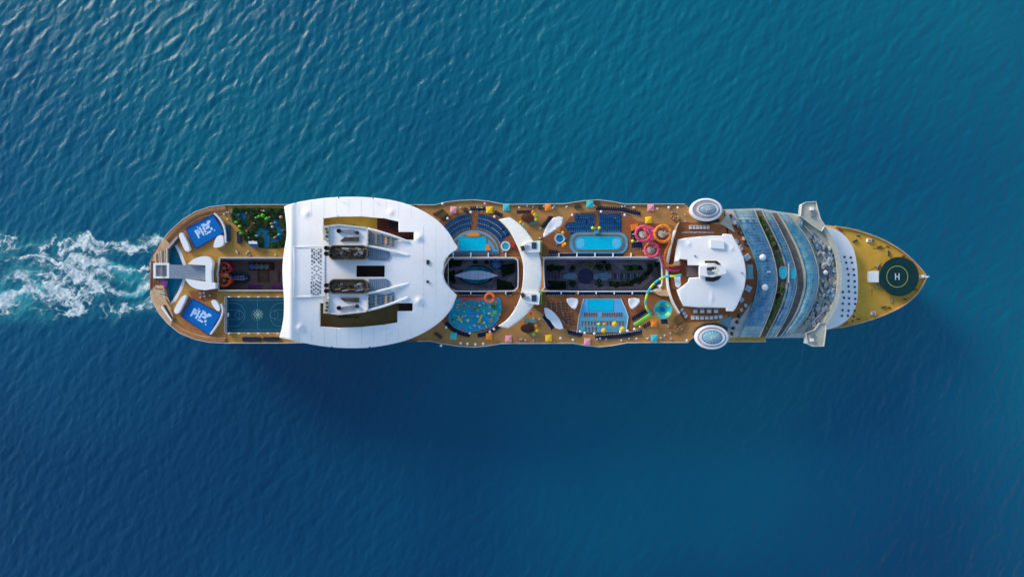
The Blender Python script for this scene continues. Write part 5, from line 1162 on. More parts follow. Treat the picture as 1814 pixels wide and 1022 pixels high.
# ================================================================ WATER SLIDES
def circle3(cx, cy, r, z0, z1, turns=1.0, a0=0, n=36, d=1):
    out = []
    for i in range(int(n * turns) + 1):
        z = z0 + (z1 - z0) * i / (n * turns); p = P(cx, cy, z); q = a0 + d * 2 * PI * i / n
        out.append((p.x + r * math.cos(q), p.y + r * math.sin(q), z))
    return out
def joints(t, pts, r, m, step=4):
    for i in range(step, len(pts) - 1, step):
        p, q = Vector(pts[i]), Vector(pts[i + 1]); d = (q - p).normalized() * 0.09
        b = MB(); b.tube([p - d, p + d], r + 0.09, 10); b.build('joint', m, t)
PJ = mat('pink_joint', (0.55, 0.05, 0.12), 0.5); OJ = mat('orange_joint', (0.60, 0.17, 0.02), 0.5)
def supports(t, pts, m=OFFW, step=7):
    for p in pts[::step]:
        b = MB(); b.tube([(p[0], p[1], 40), (p[0], p[1], p[2] - 0.5)], 0.18, 6); b.build('support_post', m, t)
sl = thing('pink_water_slide', 'pink tube water slide looping in two big circles beside the forward pool', 'water slide', P(1148, 428, 40))
c1 = circle3(1139.5, 414, 3.35, 51, 48.5, 1.15, 0.6); c2 = circle3(1154.5, 443, 3.05, 48.3, 45.5, 1.15, 1.8, d=-1)
tail = [tuple(P(x, y, z)) for x, y, z in smooth_path([(1164, 433, 45.5), (1169, 448, 45), (1173, 462, 44.5), (1179, 474, 44), (1190, 479, 43.5), (1203, 478, 43)], 4)]
b = MB(); b.tube(c1, 0.62, 10); b.build('upper_loop', PINKS, sl, smooth=True)
b = MB(); b.tube(c2, 0.62, 10); b.build('lower_loop', PINKS, sl, smooth=True)
b = MB(); b.tube([c1[-1]] + [tuple(P(1150, 426, 48.4))] + [c2[0]], 0.58, 10); b.build('link_tube', PINKS, sl, smooth=True)
b = MB(); b.tube(tail, 0.62, 10); b.build('exit_tube', PINKS, sl, smooth=True)
supports(sl, c1); supports(sl, c2); joints(sl, c1, 0.62, PJ); joints(sl, c2, 0.62, PJ); joints(sl, tail, 0.62, PJ)
sl = thing('orange_water_slide', 'orange tube water slide looping beside the curved white screen wall', 'water slide', P(1175, 420, 40))
c1 = circle3(1174.5, 414, 3.65, 52, 49, 1.2, 0.2)
tail = [tuple(P(x, y, z)) for x, y, z in smooth_path([(1187, 420, 49), (1186, 432, 48), (1180, 444, 47), (1177, 456, 46), (1181, 468, 45), (1192, 471, 44.5), (1204, 468, 44)], 4)]
b = MB(); b.tube(c1, 0.66, 10); b.build('loop', ORANS, sl, smooth=True)
b = MB(); b.tube(tail, 0.62, 10); b.build('exit_tube', ORANS, sl, smooth=True)
b = MB(); b.tube([tuple(P(x, y, z)) for x, y, z in smooth_path([(1162, 423, 48), (1150, 430, 47), (1142, 441, 46), (1144, 452, 45)], 4)], 0.45, 8); b.build('side_tube', ORANS, sl, smooth=True)
supports(sl, c1); joints(sl, c1, 0.66, OJ); joints(sl, tail, 0.62, OJ)
for cx, cy, lab in ((1140, 415, 'white stair tower inside the upper pink slide loop'), (1174, 414, 'white stair tower inside the orange slide loop'), (1154, 443, 'white stair tower inside the lower pink slide loop')):
    c = P(cx, cy, 46); t = thing('slide_tower', lab, 'tower', (c.x, c.y, 40))
    b = MB()
    for i in range(14): q = i * 0.55; b.box((c.x + 1.1 * math.cos(q), c.y + 1.1 * math.sin(q), 41 + i * 0.4), (1.3, 0.5, 0.12), q)
    b.build('stair', OFFW, t); b = MB(); b.tube([(c.x, c.y, 40), (c.x, c.y, 47)], 0.3, 8); b.build('core', LGREY, t)
t = slab_thing('slide_splash_box', 'red and orange run out platform beside the pink slide loops', 'platform', [(1118, 398), (1130, 396), (1130, 404), (1120, 409)], 42, 1.9, ORANS, 'platform')
t = slab_thing('slide_splash_box', 'deep pink landing box between the pink loops and the orange loop', 'platform', [(1150, 400), (1160, 404), (1162, 425), (1152, 426)], 42.5, 2.4, PINKS, 'platform')
t = slab_thing('slide_splash_box', 'deep pink box south of the orange loop against the screen wall', 'platform', [(1166, 424), (1184, 424), (1182, 432), (1168, 432)], 42.5, 2.4, REDS, 'platform')
t = slab_thing('slide_landing', 'magenta landing tray where both slides meet the forward roof', 'platform', [(1187, 474), (1206, 474), (1206, 480), (1187, 480)], 43, 0.9, mat('magenta', (0.55, 0.04, 0.22), 0.5), 'tray')
sl = thing('bowl_water_slide', 'teal and lime tube slide that sweeps round into a striped round bowl', 'water slide', P(1165, 535, 40))
path = smooth_path([(1207, 487, 50), (1195, 489.5, 49.8), (1182, 489.5, 49.4), (1170, 494, 49), (1159, 502, 48.5), (1150, 513, 48), (1145, 526, 47.4), (1143.5, 538, 46.8), (1147, 549, 46.2), (1155, 557, 45.6)], 5)
for i in range(0, len(path) - 4, 4):
    seg = [tuple(P(*p)) for p in path[i:i + 5]]; b = MB(); b.tube(seg, 0.52, 8); b.build('tube_section', (TEALS, LIMES)[(i // 4) % 2], sl, smooth=True)
c = P(1174, 548, 44); bowl_parts = 8
b = MB(); b.lathe((c.x, c.y, 42.5), [(1.0, 0), (2.6, 0.6), (4.0, 1.7), (4.25, 2.2), (4.0, 2.2), (2.5, 1.0), (0.8, 0.5)], 36); b.build('bowl', TEALS, sl, smooth=False)
for i in range(4):
    q = i * PI / 2 + 0.78; b = MB(); n_ = 5
    vs = [];
    for k in range(n_ + 1):
        a = q - 0.36 + 0.72 * k / n_
        vs += [(c.x + 2.6 * math.cos(a), c.y + 2.6 * math.sin(a), 43.68), (c.x + 4.2 * math.cos(a), c.y + 4.2 * math.sin(a), 44.74)]
    b.add(vs, [(2 * k, 2 * k + 1, 2 * k + 3, 2 * k + 2) for k in range(n_)]); b.build('bowl_stripe', LIMES, sl)
b = MB(); b.lathe((c.x, c.y, 42.6), [(0.9, 0.8), (0.9, 1.0)], 16); b.build('drain', SURF, sl)
for q in (0.4, 2.0, 3.6, 5.2): b = MB(); b.tube([(c.x + 3 * math.cos(q), c.y + 3 * math.sin(q), 40), (c.x + 3 * math.cos(q), c.y + 3 * math.sin(q), 43.2)], 0.2, 6); b.build('support_post', OFFW, sl)
b = MB()
p, q = P(1153, 557, 43.5), P(1124, 576, 40.8); b.tube([p, q], 0.95, 6, rz=0.35); b.build('exit_ramp', GREENS, sl)
sl = thing('orange_ring_slide', 'small orange ring slide with a red trough beside the splash pad', 'water slide', P(867, 528, 40))
c1 = circle3(867.5, 527.5, 1.95, 44, 43, 1.0, 0); b = MB(); b.tube(c1, 0.6, 10); b.build('ring_tube', mat('tomato', (0.85, 0.16, 0.04), 0.35), sl, smooth=True)
b = MB(); b.tube([P(860, 529, 43), P(845, 530, 42.3), P(818, 530.5, 41.2)], 0.55, 8, rz=0.35); b.build('trough', mat('brick_red', (0.48, 0.07, 0.03), 0.4), sl)
supports(sl, c1, OFFW, 12)

# ================================================================ CABANAS
def cabana(px, py, m, label, i):
    c = P(px, py, 42.6); t = thing('cabana', label, 'cabana', (c.x, c.y, 40), None); s = 1.5
    b = MB(); b.box((c.x, c.y, 42.5), (3.0, 3.1, 0.3), ((i * 37) % 7 - 3) * 0.035, taper=0.8); b.box((c.x, c.y, 42.75), (1.9, 2.0, 0.25), 0, taper=0.5); b.build('canopy', m, t)
    for sx in (-1, 1):
        for sy in (-1, 1): b = MB(); b.tube([(c.x + sx * 1.3, c.y + sy * 1.35, 40), (c.x + sx * 1.3, c.y + sy * 1.35, 42.4)], 0.07, 5); b.build('post', OFFW, t)
    b = MB(); b.box((c.x, c.y, 40.4), (2.2, 1.8, 0.5)); b.build('daybed', WHTF, t)
CAB = [(803, 372, PINK, 'pink cabana on the north promenade nearest the big roof'), (867, 372, YELL, 'yellow cabana behind the aft north pool loungers'), (897, 368, TEALC, 'teal cabana at the north rail, aft of the crescent canopy'), (971, 367.5, ORAN, 'orange cabana at the north rail forward of the crescent canopy'), (1045, 362, TEALC, 'teal cabana on the north bulge behind the forward pool'), (1153, 368, PINK, 'pink cabana at the north rail above the slides'), (1149, 390, YELL, 'yellow cabana just behind the pink slide loop'),
       (803, 595, TEALC, 'teal cabana on the south promenade beside the splash pad'), (866.5, 596, ORAN, 'orange cabana on the south promenade beside the splash pad'), (901, 600, PINK, 'pink cabana at the south rail below the crescent canopy'), (972, 599, YELL, 'yellow cabana at the south rail near the south stretched awning'), (1040.5, 605, PINK, 'pink cabana on the south bulge below the trapezoid pool'), (1159, 599, TEALC, 'teal cabana at the south rail forward'), (1159, 573, ORAN, 'orange cabana just below the round slide bowl')]
for i, (x, y, m, l_) in enumerate(CAB): cabana(x, y, m, l_, i)
# parasols
def parasol(px, py, m, label, r=1.2, group=None, z=40):
    c = P(px, py, z + 2.5); t = thing('parasol', label, 'parasol', (c.x, c.y, z), group)
    b = MB(); b.lathe((c.x, c.y, z + 2.2), [(r, 0), (r * 0.5, 0.35), (0.05, 0.55)], 8); b.build('canopy', m, t)
    b = MB(); b.tube([(c.x, c.y, z), (c.x, c.y, z + 2.5)], 0.05, 5); b.build('pole', OFFW, t)
parasol(1089, 574, YELL, 'yellow parasol on the tiled beach, highest of three', 1.3)
parasol(1102.5, 583.5, YELL, 'yellow parasol at the south east corner of the tiled beach', 1.35)
parasol(1069.5, 585.5, YELL, 'yellow parasol at the bottom middle of the tiled beach', 1.2)
parasol(1061, 574, LIMES, 'small lime parasol among the beach loungers', 0.75); parasol(1071, 574, ORAN, 'small orange parasol among the beach loungers', 0.75)
parasol(1054.5, 405.5, LEAFY, 'olive parasol at the gap between the blue lounger blocks', 1.0); parasol(1050, 404, LIMES, 'lime parasol left of the gap between blue lounger blocks', 0.8); parasol(1062, 404, LIMES, 'lime parasol right of the gap between blue lounger blocks', 0.8)
parasol(1121, 427, LIMES, 'lime parasol on the dark mats beside the slides', 0.8)
parasol(997, 412, YELL, 'yellow parasol above the forward hot tub', 0.8); parasol(990, 409, ORAN, 'orange parasol above the forward hot tub', 0.8); parasol(998, 435, ORAN, 'orange parasol below the forward hot tub', 0.9); parasol(1001, 432, YELL, 'yellow parasol below the forward hot tub', 0.7)
for x, y, m, l_ in ((944, 376, ORAN, 'orange'), (947, 380, YELL, 'yellow'), (950, 383, GREENS, 'green'), (949, 389, YELL, 'mustard')): parasol(x, y, m, f'{l_} parasol at the north oval bar forward of the crescent canopy' if l_ != 'mustard' else 'lowest yellow parasol at the north oval bar', 0.8)
for x, y, m, l_ in ((950, 577, ORAN, 'red orange'), (951, 586, YELL, 'yellow'), (946, 592, GREENS, 'green')): parasol(x, y, m, f'{l_} parasol at the dark oval bar on the south promenade', 0.85)
parasol(922, 394, YELL, 'yellow parasol beside the north tip of the crescent canopy', 0.7); parasol(927, 398, TEALC, 'teal parasol beside the north tip of the crescent canopy', 0.6)
parasol(940, 555, REDS, 'red parasol beside the south arm of the crescent canopy', 0.7)
SM = [(784, 361, 0), (859, 361, 1), (834, 376, 0), (876, 384, 0), (793, 387, 0), (920, 368, 1), (1004, 367, 1), (1014, 381, 0), (1065, 375, 0), (1107, 381, 0), (1124, 368, 1), (1165, 370, 1), (1185, 368, 0), (1201, 368, 0), (790, 580, 0), (832, 590, 0), (875, 583, 0), (868, 588, 0), (781, 612, 0), (816, 608, 0), (828, 609, 0), (842, 610, 0), (856, 609, 0), (1028, 587, 0), (1036, 590, 0), (1053, 591, 0), (1099, 588, 0), (1112, 586, 0), (1124, 583, 0), (1134, 579, 1), (1128, 600, 1), (1147, 600, 1), (1217, 603, 0), (1015, 602, 0), (993, 599, 0)]
for x, y, k in SM: parasol(x, y, (WHTF, mat('rose_cloth', (0.6, 0.35, 0.33), 0.7))[k], f'small {("white", "rose")[k]} parasol on {"north" if y < 480 else "south"} promenade {"aft" if x < 960 else "forward"} of crescent canopy', 0.62, f'small {("white", "rose")[k]} parasols, {"north" if y < 480 else "south"} {"aft" if x < 960 else "forward"} promenade')
# oval bars
def oval_bar(px, py, rx, ry, label, m):
    c = P(px, py, 42.5); t = thing('oval_bar', label, 'bar', (c.x, c.y, 40)); k = S
    b = MB(); b.lathe((c.x, c.y, 42.3), [(1.0, 0), (0.97, 0.3), (0.5, 0.5), (0.05, 0.55)], 32, rx * k, ry * k); b.build('roof', m, t)
    for i in range(8): q = i * PI / 4; b = MB(); b.tube([(c.x, c.y, 42.9), (c.x + rx * k * math.cos(q), c.y + ry * k * math.sin(q), 42.62)], 0.08, 4); b.build('roof_rib', BARK, t)
    b = MB(); b.lathe((c.x, c.y, 40), [(0.8, 0), (0.8, 1.1)], 24, rx * k, ry * k); b.build('counter', BROWN, t)
BARM = mat('bar_maroon', (0.055, 0.018, 0.014), 0.6, var=0.4, scale=0.9)
oval_bar(934.5, 581.5, 12.5, 8, 'dark maroon oval bar roof on the south promenade', BARM)
oval_bar(934.5, 386, 11.5, 8, 'dark maroon oval bar roof on the north promenade', mat('bar_brown', (0.10, 0.03, 0.015), 0.6, var=0.4, scale=0.9))
t = slab_thing('glass_counter', 'pale teal glass counter beside the dark oval bar, south side', 'counter', [(929, 563), (951, 567), (951, 573), (928, 569)], 41.3, 1.2, mat('teal_grey', (0.12, 0.24, 0.25), 0.3, var=0.3), 'counter')
t = slab_thing('glass_counter', 'grey green counter beside the oval bar, north side', 'counter', [(938, 393), (953, 392), (953, 397), (938, 399)], 41.3, 1.2, mat('teal_grey', (0.12, 0.24, 0.25), 0.3), 'counter')

# ================================================================ SUN LOUNGERS
def lounger_mesh(name, fab):
    b = MB(); b.box((0, 0, 0.30), (0.62, 1.25, 0.10)); b.box((0, -0.2, 0.18), (0.5, 1.4, 0.10), mi=1)
    b.add([(-0.31, 0.62, 0.30), (0.31, 0.62, 0.30), (0.31, 1.12, 0.62), (-0.31, 1.12, 0.62), (-0.31, 0.62, 0.20), (0.31, 0.62, 0.20), (0.31, 1.12, 0.52), (-0.31, 1.12, 0.52)], [(0, 1, 2, 3), (7, 6, 5, 4), (0, 4, 5, 1), (1, 5, 6, 2), (2, 6, 7, 3), (3, 7, 4, 0)])
    for sx in (-0.24, 0.24):
        for sy in (-0.5, 0.5): b.box((sx, sy, 0.08), (0.06, 0.06, 0.16), mi=1)
    b.v = [(x * 1.2, y * 1.1, z) for x, y, z in b.v]
    me = bpy.data.meshes.new(name); me.from_pydata(b.v, [], b.f); me.materials.append(fab); me.materials.append(OFFW); me.polygons.foreach_set('material_index', b.m); me.update(); return me
LM = {'navy': lounger_mesh('sun_lounger_navy', NAVY), 'blue': lounger_mesh('sun_lounger_blue', BLUEF), 'rust': lounger_mesh('sun_lounger_rust', BRNF), 'white': lounger_mesh('sun_lounger_white', WHTF)}
cnt = {}
JOIN = {'navy': MB(), 'rust': MB()}; JF = {'navy': NAVY, 'rust': BRNF}
def lrow(kind, pts, where, sp=1.02, z=40.05, flip=1, jit=0.06, gap=None, join=False):
    pts = [P(x, y, z) for x, y in pts]; L = 0; segs = []
    for a, c in zip(pts[:-1], pts[1:]): segs.append((a, c, (c - a).length))
    d = 0.4
    for a, c, l_ in segs:
        while d < l_:
            p = a + (c - a) * (d / l_); ang = math.atan2(c.y - a.y, c.x - a.x)
            if join:
                me_ = LM[kind]; M_ = Matrix.Translation((p.x, p.y, z)) @ Matrix.Rotation(ang + (0 if flip > 0 else PI) + random.uniform(-jit, jit), 4, 'Z')
                k_ = len(JOIN[kind].v); JOIN[kind].v += [tuple(M_ @ v.co) for v in me_.vertices]; JOIN[kind].f += [tuple(i + k_ for i in q.vertices) for q in me_.polygons]; JOIN[kind].m += [q.material_index for q in me_.polygons]
            elif random.random() > 0.03:
                o = bpy.data.objects.new('sun_lounger', LM[kind]); C.objects.link(o); o.location = (p.x, p.y, z)
                o.rotation_euler = (0, 0, ang + (0 if flip > 0 else PI) + random.uniform(-jit, jit)); cnt[kind] = cnt.get(kind, 0) + 1
                tag(o, f'{kind} sun lounger {where}', 'sun lounger', f'{kind} loungers {where}')
            d += sp
        d -= l_
# blue arcs behind the aft north pool
for k, (rx, ry) in enumerate(((52, 46), (60, 55), (68, 64))):
    where = ['in the inner arc', 'in the middle arc', 'in the outer arc'][k] + ' behind the aft north pool'
    lrow('blue', ell(840, 447, rx, ry, 16, 205, 264), where); lrow('blue', ell(840, 447, rx, ry, 16, 276, 330 if k else 336), where)
for (rx, ry, w, m) in ((56, 50.5, 8.4, BLUEF),):
    pass
def mat_pad(pts, m, name, z=40.05): slab(name, m, ship, pts, z, 0.03)
PADB = mat('blue_carpet', (0.006, 0.065, 0.17), 0.9, var=0.2)
def ring_pad(a0, a1): mat_pad(ell(840, 447, 71, 68, 16, a0, a1) + ell(840, 447, 47, 42, 16, a0, a1)[::-1], PADB, 'terrace_carpet')
ring_pad(203, 264.5); ring_pad(275.5, 334)
for r_ in ((56, 50.5), (64, 59.5)):
    for a0, a1 in ((206, 264), (276, 331)):
        b = MB(); b.band(W(ell(840, 447, r_[0], r_[1], 16, a0, a1), 40.2), 0.4, 40.02, 40.2); b.build('terrace_step', BROWN, ship)
# blue rows behind the forward north pool
for a, c in ((1001, 1053), (1061, 1101)):
    mat_pad([(a + (12 if a < 1050 and False else 0), 379.5), (c, 379.5), (c, 411.5), (a, 411.5)] if a > 1050 else [(1018, 380), (c, 380), (c, 411.5), (1012, 415), (1000, 402), (1004, 395), (1018, 393)], PADB, 'terrace_carpet')
    for k, y in enumerate((383, 391, 399, 407)):
        aa = a if a > 1050 else (1020, 1019, 1005, 1008)[k]
        lrow('blue', [(aa, y), (c, y)], f'in {["outermost", "second", "third", "innermost"][k]} row, {"aft" if a < 1050 else "forward"} block behind forward north pool')
# navy rows
lrow('navy', [(969, 520), (1018, 520)], 'below the forward garden well, aft row', join=True)
lrow('navy', [(1028, 520), (1140, 520)], 'below the forward garden well, forward row', join=True)
for p in ([(967, 517.8), (1018, 517.8), (1018, 524), (967, 524)], [(1026, 517.8), (1143, 517.8), (1143, 522.5), (1026, 522.5)], [(812, 517.8), (862, 517.8), (862, 521.5), (812, 521.5)], [(972, 448.5), (990, 445), (1000, 450), (1104, 450), (1104, 453.5), (972, 453.5)]): mat_pad(p, NAVY, 'dark_mat')
lrow('navy', [(813, 519.5), (860, 519.5)], 'between the aft garden well and the splash pad', join=True); lrow('navy', [(896, 520), (908, 520)], 'beside the small orange ring slide', join=True)
lrow('navy', [(973, 447.5), (990, 447.5)], 'below the forward hot tub', join=True); lrow('navy', [(992, 451.5), (1105, 451.5)], 'between the forward north pool and the garden well', flip=-1, join=True)
lrow('navy', ell(840, 548, 56, 45, 16, 148, 96), 'round the splash pad, aft south arc', flip=-1); lrow('navy', ell(840, 548, 56, 45, 16, 84, 40), 'round the splash pad, forward south arc', flip=-1)
mat_pad(ell(840, 548, 62, 49.5, 12, 150, 97) + ell(840, 548, 53, 42.5, 12, 150, 97)[::-1], NAVY, 'dark_mat'); mat_pad(ell(840, 548, 61, 49.5, 12, 84, 42) + ell(840, 548, 53, 42.5, 12, 84, 42)[::-1], NAVY, 'dark_mat')
lrow('navy', [(1055, 597.5), (1100, 594), (1135, 588)], 'on south promenade below trapezoid pool, forward run', flip=-1); lrow('navy', [(1008, 587), (1032, 593)], 'on south promenade below trapezoid pool, aft run', flip=-1)
mat_pad([(1053, 593), (1100, 591), (1136, 583), (1138, 589), (1100, 599), (1055, 601)], NAVY, 'dark_mat'); mat_pad([(1004, 584), (1032, 590), (1032, 595), (1006, 590)], NAVY, 'dark_mat')
lrow('navy', [(962, 560), (978, 581)], 'beside the south stretched awning'); lrow('navy', [(1121, 566), (1145, 551)], 'beside the green slide ramp'); lrow('navy', [(1140, 580), (1152, 573)], 'aft of the orange cabana under the slide bowl')
mat_pad([(960, 562), (966, 558), (982, 579), (977, 585)], NAVY, 'dark_mat'); mat_pad([(1119, 564), (1144, 548), (1147, 554), (1121, 569)], NAVY, 'dark_mat')
lrow('navy', [(833, 371), (858, 371)], 'on the north promenade behind the aft pool'); lrow('navy', [(876, 377), (888, 383)], 'on the north promenade beside the yellow cabana'); lrow('navy', [(962, 403), (977, 384)], 'beside the north stretched awning')
lrow('navy', [(1058, 370), (1100, 372), (1134, 380)], 'on the north promenade behind the forward pool')
mat_pad([(833, 369), (860, 369), (860, 374), (833, 374)], NAVY, 'dark_mat'); mat_pad([(1056, 368), (1100, 369.5), (1135, 378), (1134, 383), (1100, 375.5), (1056, 373)], NAVY, 'dark_mat'); mat_pad([(960, 403), (975, 382), (980, 384), (964, 406)], NAVY, 'dark_mat')
lrow('navy', [(1120, 418), (1130, 418)], 'on the mats beside the slides, upper row'); lrow('navy', [(1120, 425), (1135, 425)], 'on the mats beside the slides, middle row'); lrow('navy', [(1121, 437), (1135, 437)], 'on the mats beside the slides, lower row')
mat_pad([(1118, 409), (1127, 410), (1128, 425), (1118, 425)], NAVY, 'dark_mat'); mat_pad([(1119, 428), (1138, 428), (1138, 440), (1119, 440)], NAVY, 'dark_mat'); mat_pad([(1170, 566), (1182, 565), (1183, 573), (1172, 574)], NAVY, 'dark_mat')
mat_pad([(915, 373), (942, 372), (943, 378), (916, 379)], mat('bar_mat', (0.05, 0.025, 0.03), 0.8), 'dark_mat')
# rust rows on the tiled beach and brown terrace
lrow('rust', [(1034, 558.5), (1058, 558.5)], 'in upper row on tiled beach, aft part', sp=1.1); lrow('rust', [(1066, 558.5), (1104, 558.5)], 'in upper row on tiled beach, forward part', sp=1.1)
lrow('rust', [(1030, 573.5), (1106, 573.5)], 'in the middle row on the tiled beach', sp=1.45, join=True); lrow('rust', [(1036, 584), (1058, 584)], 'in the lowest row on the tiled beach', sp=1.6, join=True)
for i in range(6):
    lrow('rust', [(970 + 9.0 * i, 534 + 2 * (i > 3)), (970 + 9.0 * i + 1.5, 534 + 20 + 0.0)][0:2] if i < 4 else [(1000 + (i - 4) * 8, 552), (1004 + (i - 4) * 8, 575)], f'in file {["one", "two", "three", "four", "five", "six"][i]} on the brown terrace aft of the trapezoid pool', sp=1.25, jit=0.1, join=True)
lrow('rust', [(988, 558), (1012, 576)], 'on the slant edging the brown terrace', sp=1.25)
for k_ in JOIN:
    o = JOIN[k_].build('sun_loungers', [JF[k_], OFFW]); tag(o, {'navy': 'close rows of navy sun loungers along the garden wells', 'rust': 'rows of rust brown loungers round the trapezoid pool'}[k_], kind='stuff')
# white daybeds on the forward sun deck
def daybed(px, py, label, grp, rz=0, sx=1.9, sy=1.7):
    c = P(px, py, 40.1); t = thing('daybed', label, 'daybed', c, grp)
    b = MB(); b.box((c.x, c.y, 40.35), (sx, sy, 0.4), rz); b.build('mattress', WHTF, t); b = MB(); b.box((c.x, c.y + 0.6 * sy / 2, 40.75), (sx * 0.9, 0.3, 0.35), rz); b.build('bolster', LGREY, t)
for i in range(6): daybed(1223 + i * 6.2, 402.5, 'white daybed in row north of forward roof', 'daybeds north of the forward roof', sx=1.25)
for i in range(7):
    c = P(1212 + i * 8, 412, 40.1); t = thing('deck_table', 'grey table with stools beside north edge of forward roof', 'table', c, 'tables north of the forward roof')
    b = MB(); b.box(c + Vector((0, 0, 0.75)), (1.0, 1.0, 0.08)); b.build('table_top', GREY, t); b = MB(); b.tube([c, c + Vector((0, 0, 0.72))], 0.08, 6); b.build('leg', DARK, t)
    b = MB(); b.box(c + Vector((0.85, 0, 0.25)), (0.5, 0.5, 0.5)); b.box(c + Vector((-0.85, 0, 0.25)), (0.5, 0.5, 0.5)); b.build('stool', OFFW, t)
for i in range(4): daybed(1231.5 + i * 12.2, 551, 'pale daybed, upper row south of forward roof', 'upper row daybeds south of the forward roof')
for i in range(7): daybed(1227 + i * 8.2, 562.5 - (0.6 * max(0, i - 4)) * 1.6, 'pale daybed, lower row south of forward roof', 'lower row daybeds south of the forward roof', sx=1.6)
for x, y, r_ in ((1208, 549, 0.8), (1212, 555, 0.8), (1215, 560, 0.8)): daybed(x, y, 'slanted pale daybed at end of screen wall', 'slanted daybeds by the screen wall', r_, 1.5, 1.2)
for x, y, r_, l_ in ((1324, 456, 0.6, 'pale blue cushion pavilion on the north curve of the brown terrace beside the solarium glass'), (1326, 511, -0.5, 'pale blue cushion pavilion on the south curve of the brown terrace beside the solarium glass'), (1314, 531, -0.9, 'small blue pavilion south of the forward roof corner')):
    c = P(x, y, 41.5); t = thing('cushion_pavilion', l_, 'pavilion', (c.x, c.y, 40)); b = MB(); b.box((c.x, c.y, 41.5), (3.0 if y < 520 else 2.0, 2.8 if y < 520 else 2.0, 0.5), r_, taper=0.8); b.build('roof', mat('pav_blue', (0.30, 0.42, 0.52), 0.5), t)
    b = MB(); b.box((c.x, c.y, 40.7), (2.0, 1.8, 1.0), r_); b.build('seat', OFFW, t)
for i, (x, y) in enumerate(((1303, 426), (1306, 429), (1311, 436), (1314, 441))):
    daybed(x, y, 'little white seat by north corner of forward roof', 'seats at the north corner of the forward roof', 0.5, 1.2, 1.1)
# wooden clubs on the promenade corners
for pts, l_ in (([(1184, 378), (1195, 381), (1206, 388), (1199, 392), (1190, 388)], 'copper coloured seating nook on the north promenade above the screen wall'), ([(1186, 585), (1200, 580), (1209, 570), (1214, 573), (1210, 584), (1196, 590)], 'copper coloured seating nook on the south promenade below the screen wall')):
    t = slab_thing('seating_nook', l_, 'seating', pts, 41.1, 1.0, COPPER, 'bench')
    cx = sum(p[0] for p in pts) / len(pts); cy = sum(p[1] for p in pts) / len(pts)
    b = MB()
    for i in range(4): b.box(P(cx - 6 + i * 4, cy - 2 + (i % 2) * 4, 41.3), (0.6, 0.6, 0.4))
    b.build('cushion', PEACH, t)
slab_thing('wooden_platform', 'olive brown round topped platform at the end of the screen wall, south side', 'platform', ell(1202, 566, 7, 7, 12), 41.6, 1.5, mat('olive_wood', (0.26, 0.14, 0.04), 0.7), 'deck')
slab_thing('slide_pump_house', 'peach coloured pump covers between the slides and the garden well corner', 'pump', [(1158, 518), (1178, 513), (1188, 517), (1186, 525), (1170, 524)], 41.5, 1.4, PEACH, 'cover')
# dark curved seat blocks along the promenade
for pts, l_ in (([(766, 379), (784, 370), (786, 372), (769, 382)], 'dark red slatted bench on the north promenade beside the big roof edge'), ([(778, 386), (792, 378), (794, 382), (782, 388)], 'olive bench behind the blue lounger arcs beside the big roof'), ([(772, 588), (784, 597), (781, 601), (768, 591)], 'dark bench on the south promenade beside the big roof edge'), ([(821, 368), (827, 368), (828, 374), (821, 374)], 'square green grey table block beside the pink cabana'), ([(953, 365), (961, 365), (961, 370), (953, 370)], 'dark seat block aft of the orange cabana at the north rail'), ([(1018, 364), (1029, 363), (1029, 368), (1018, 369)], 'dark seat block aft of the teal cabana on the north bulge'), ([(1054, 357), (1061, 357), (1061, 362), (1054, 362)], 'dark seat block forward of the teal cabana on the north bulge')):
    slab_thing('promenade_bench', l_, 'bench', pts, 41.0, 0.95, mat('bench_dark', (0.06, 0.04, 0.035), 0.7, var=0.4), 'seat')
# planters in the solarium terraces
a = smooth_path(g1R, 4); c_ = smooth_path(g2L, 4); rr = random.Random(8)
k = 0
for i in range(3, len(a) - 2):
    u = rr.uniform(0.3, 0.6); x = a[i][0] + (c_[i][0] - a[i][0]) * u; y = a[i][1] + (c_[i][1] - a[i][1]) * u
    if 465 < y < 500: continue
    k += 1
    canopy_tree(x, y, rr.uniform(0.9, 1.5), 1.6, f'potted tree in the {"north" if y < 486 else "south"} strip between glass canopies', rr.choice([LEAF, LEAFG, LEAFG, LEAFY]), 38.62, 110, f'{"north" if y < 486 else "south"} solarium trees')
for x, y, r, l_ in ((1387, 483, 2.4, 'turquoise whirlpool between the first and second glass canopies'), (1404, 484, 2.1, 'turquoise whirlpool under the second glass canopy edge')):
    c = P(x, y, 40.6); t = thing('whirlpool', l_, 'whirlpool', (c.x, c.y, 39.6)); b = MB(); b.lathe((c.x, c.y, 38.6), [(r, 0), (r, 2.2), (r * 0.9, 2.2), (r * 0.9, 1.9)], 24, 0.78, 1.25, cap=False); b.build('rim', TILE, t)
    b = MB(); b.lathe((c.x, c.y, 38.7), [(r * 0.92, 0), (r * 0.92, 1.9)], 24, 0.78, 1.25); b.build('water', TUBW, t)
c = P(1397, 484, 41); b = MB(); b.box((c.x, c.y, 41), (0.5, 9, 0.5)); b.build('cross_beam', BEIGE, gb2)
for x, y, w in ((1363, 484, 1.6), (1400, 490, 1.4)): b = MB(); b.box(P(x - 1, y - 2.5, 43.4 if x < 1380 else 40.4), (w, 0.4, 0.2)); b.build('skylight_mark', WHTF, gb1 if x < 1380 else gb2)
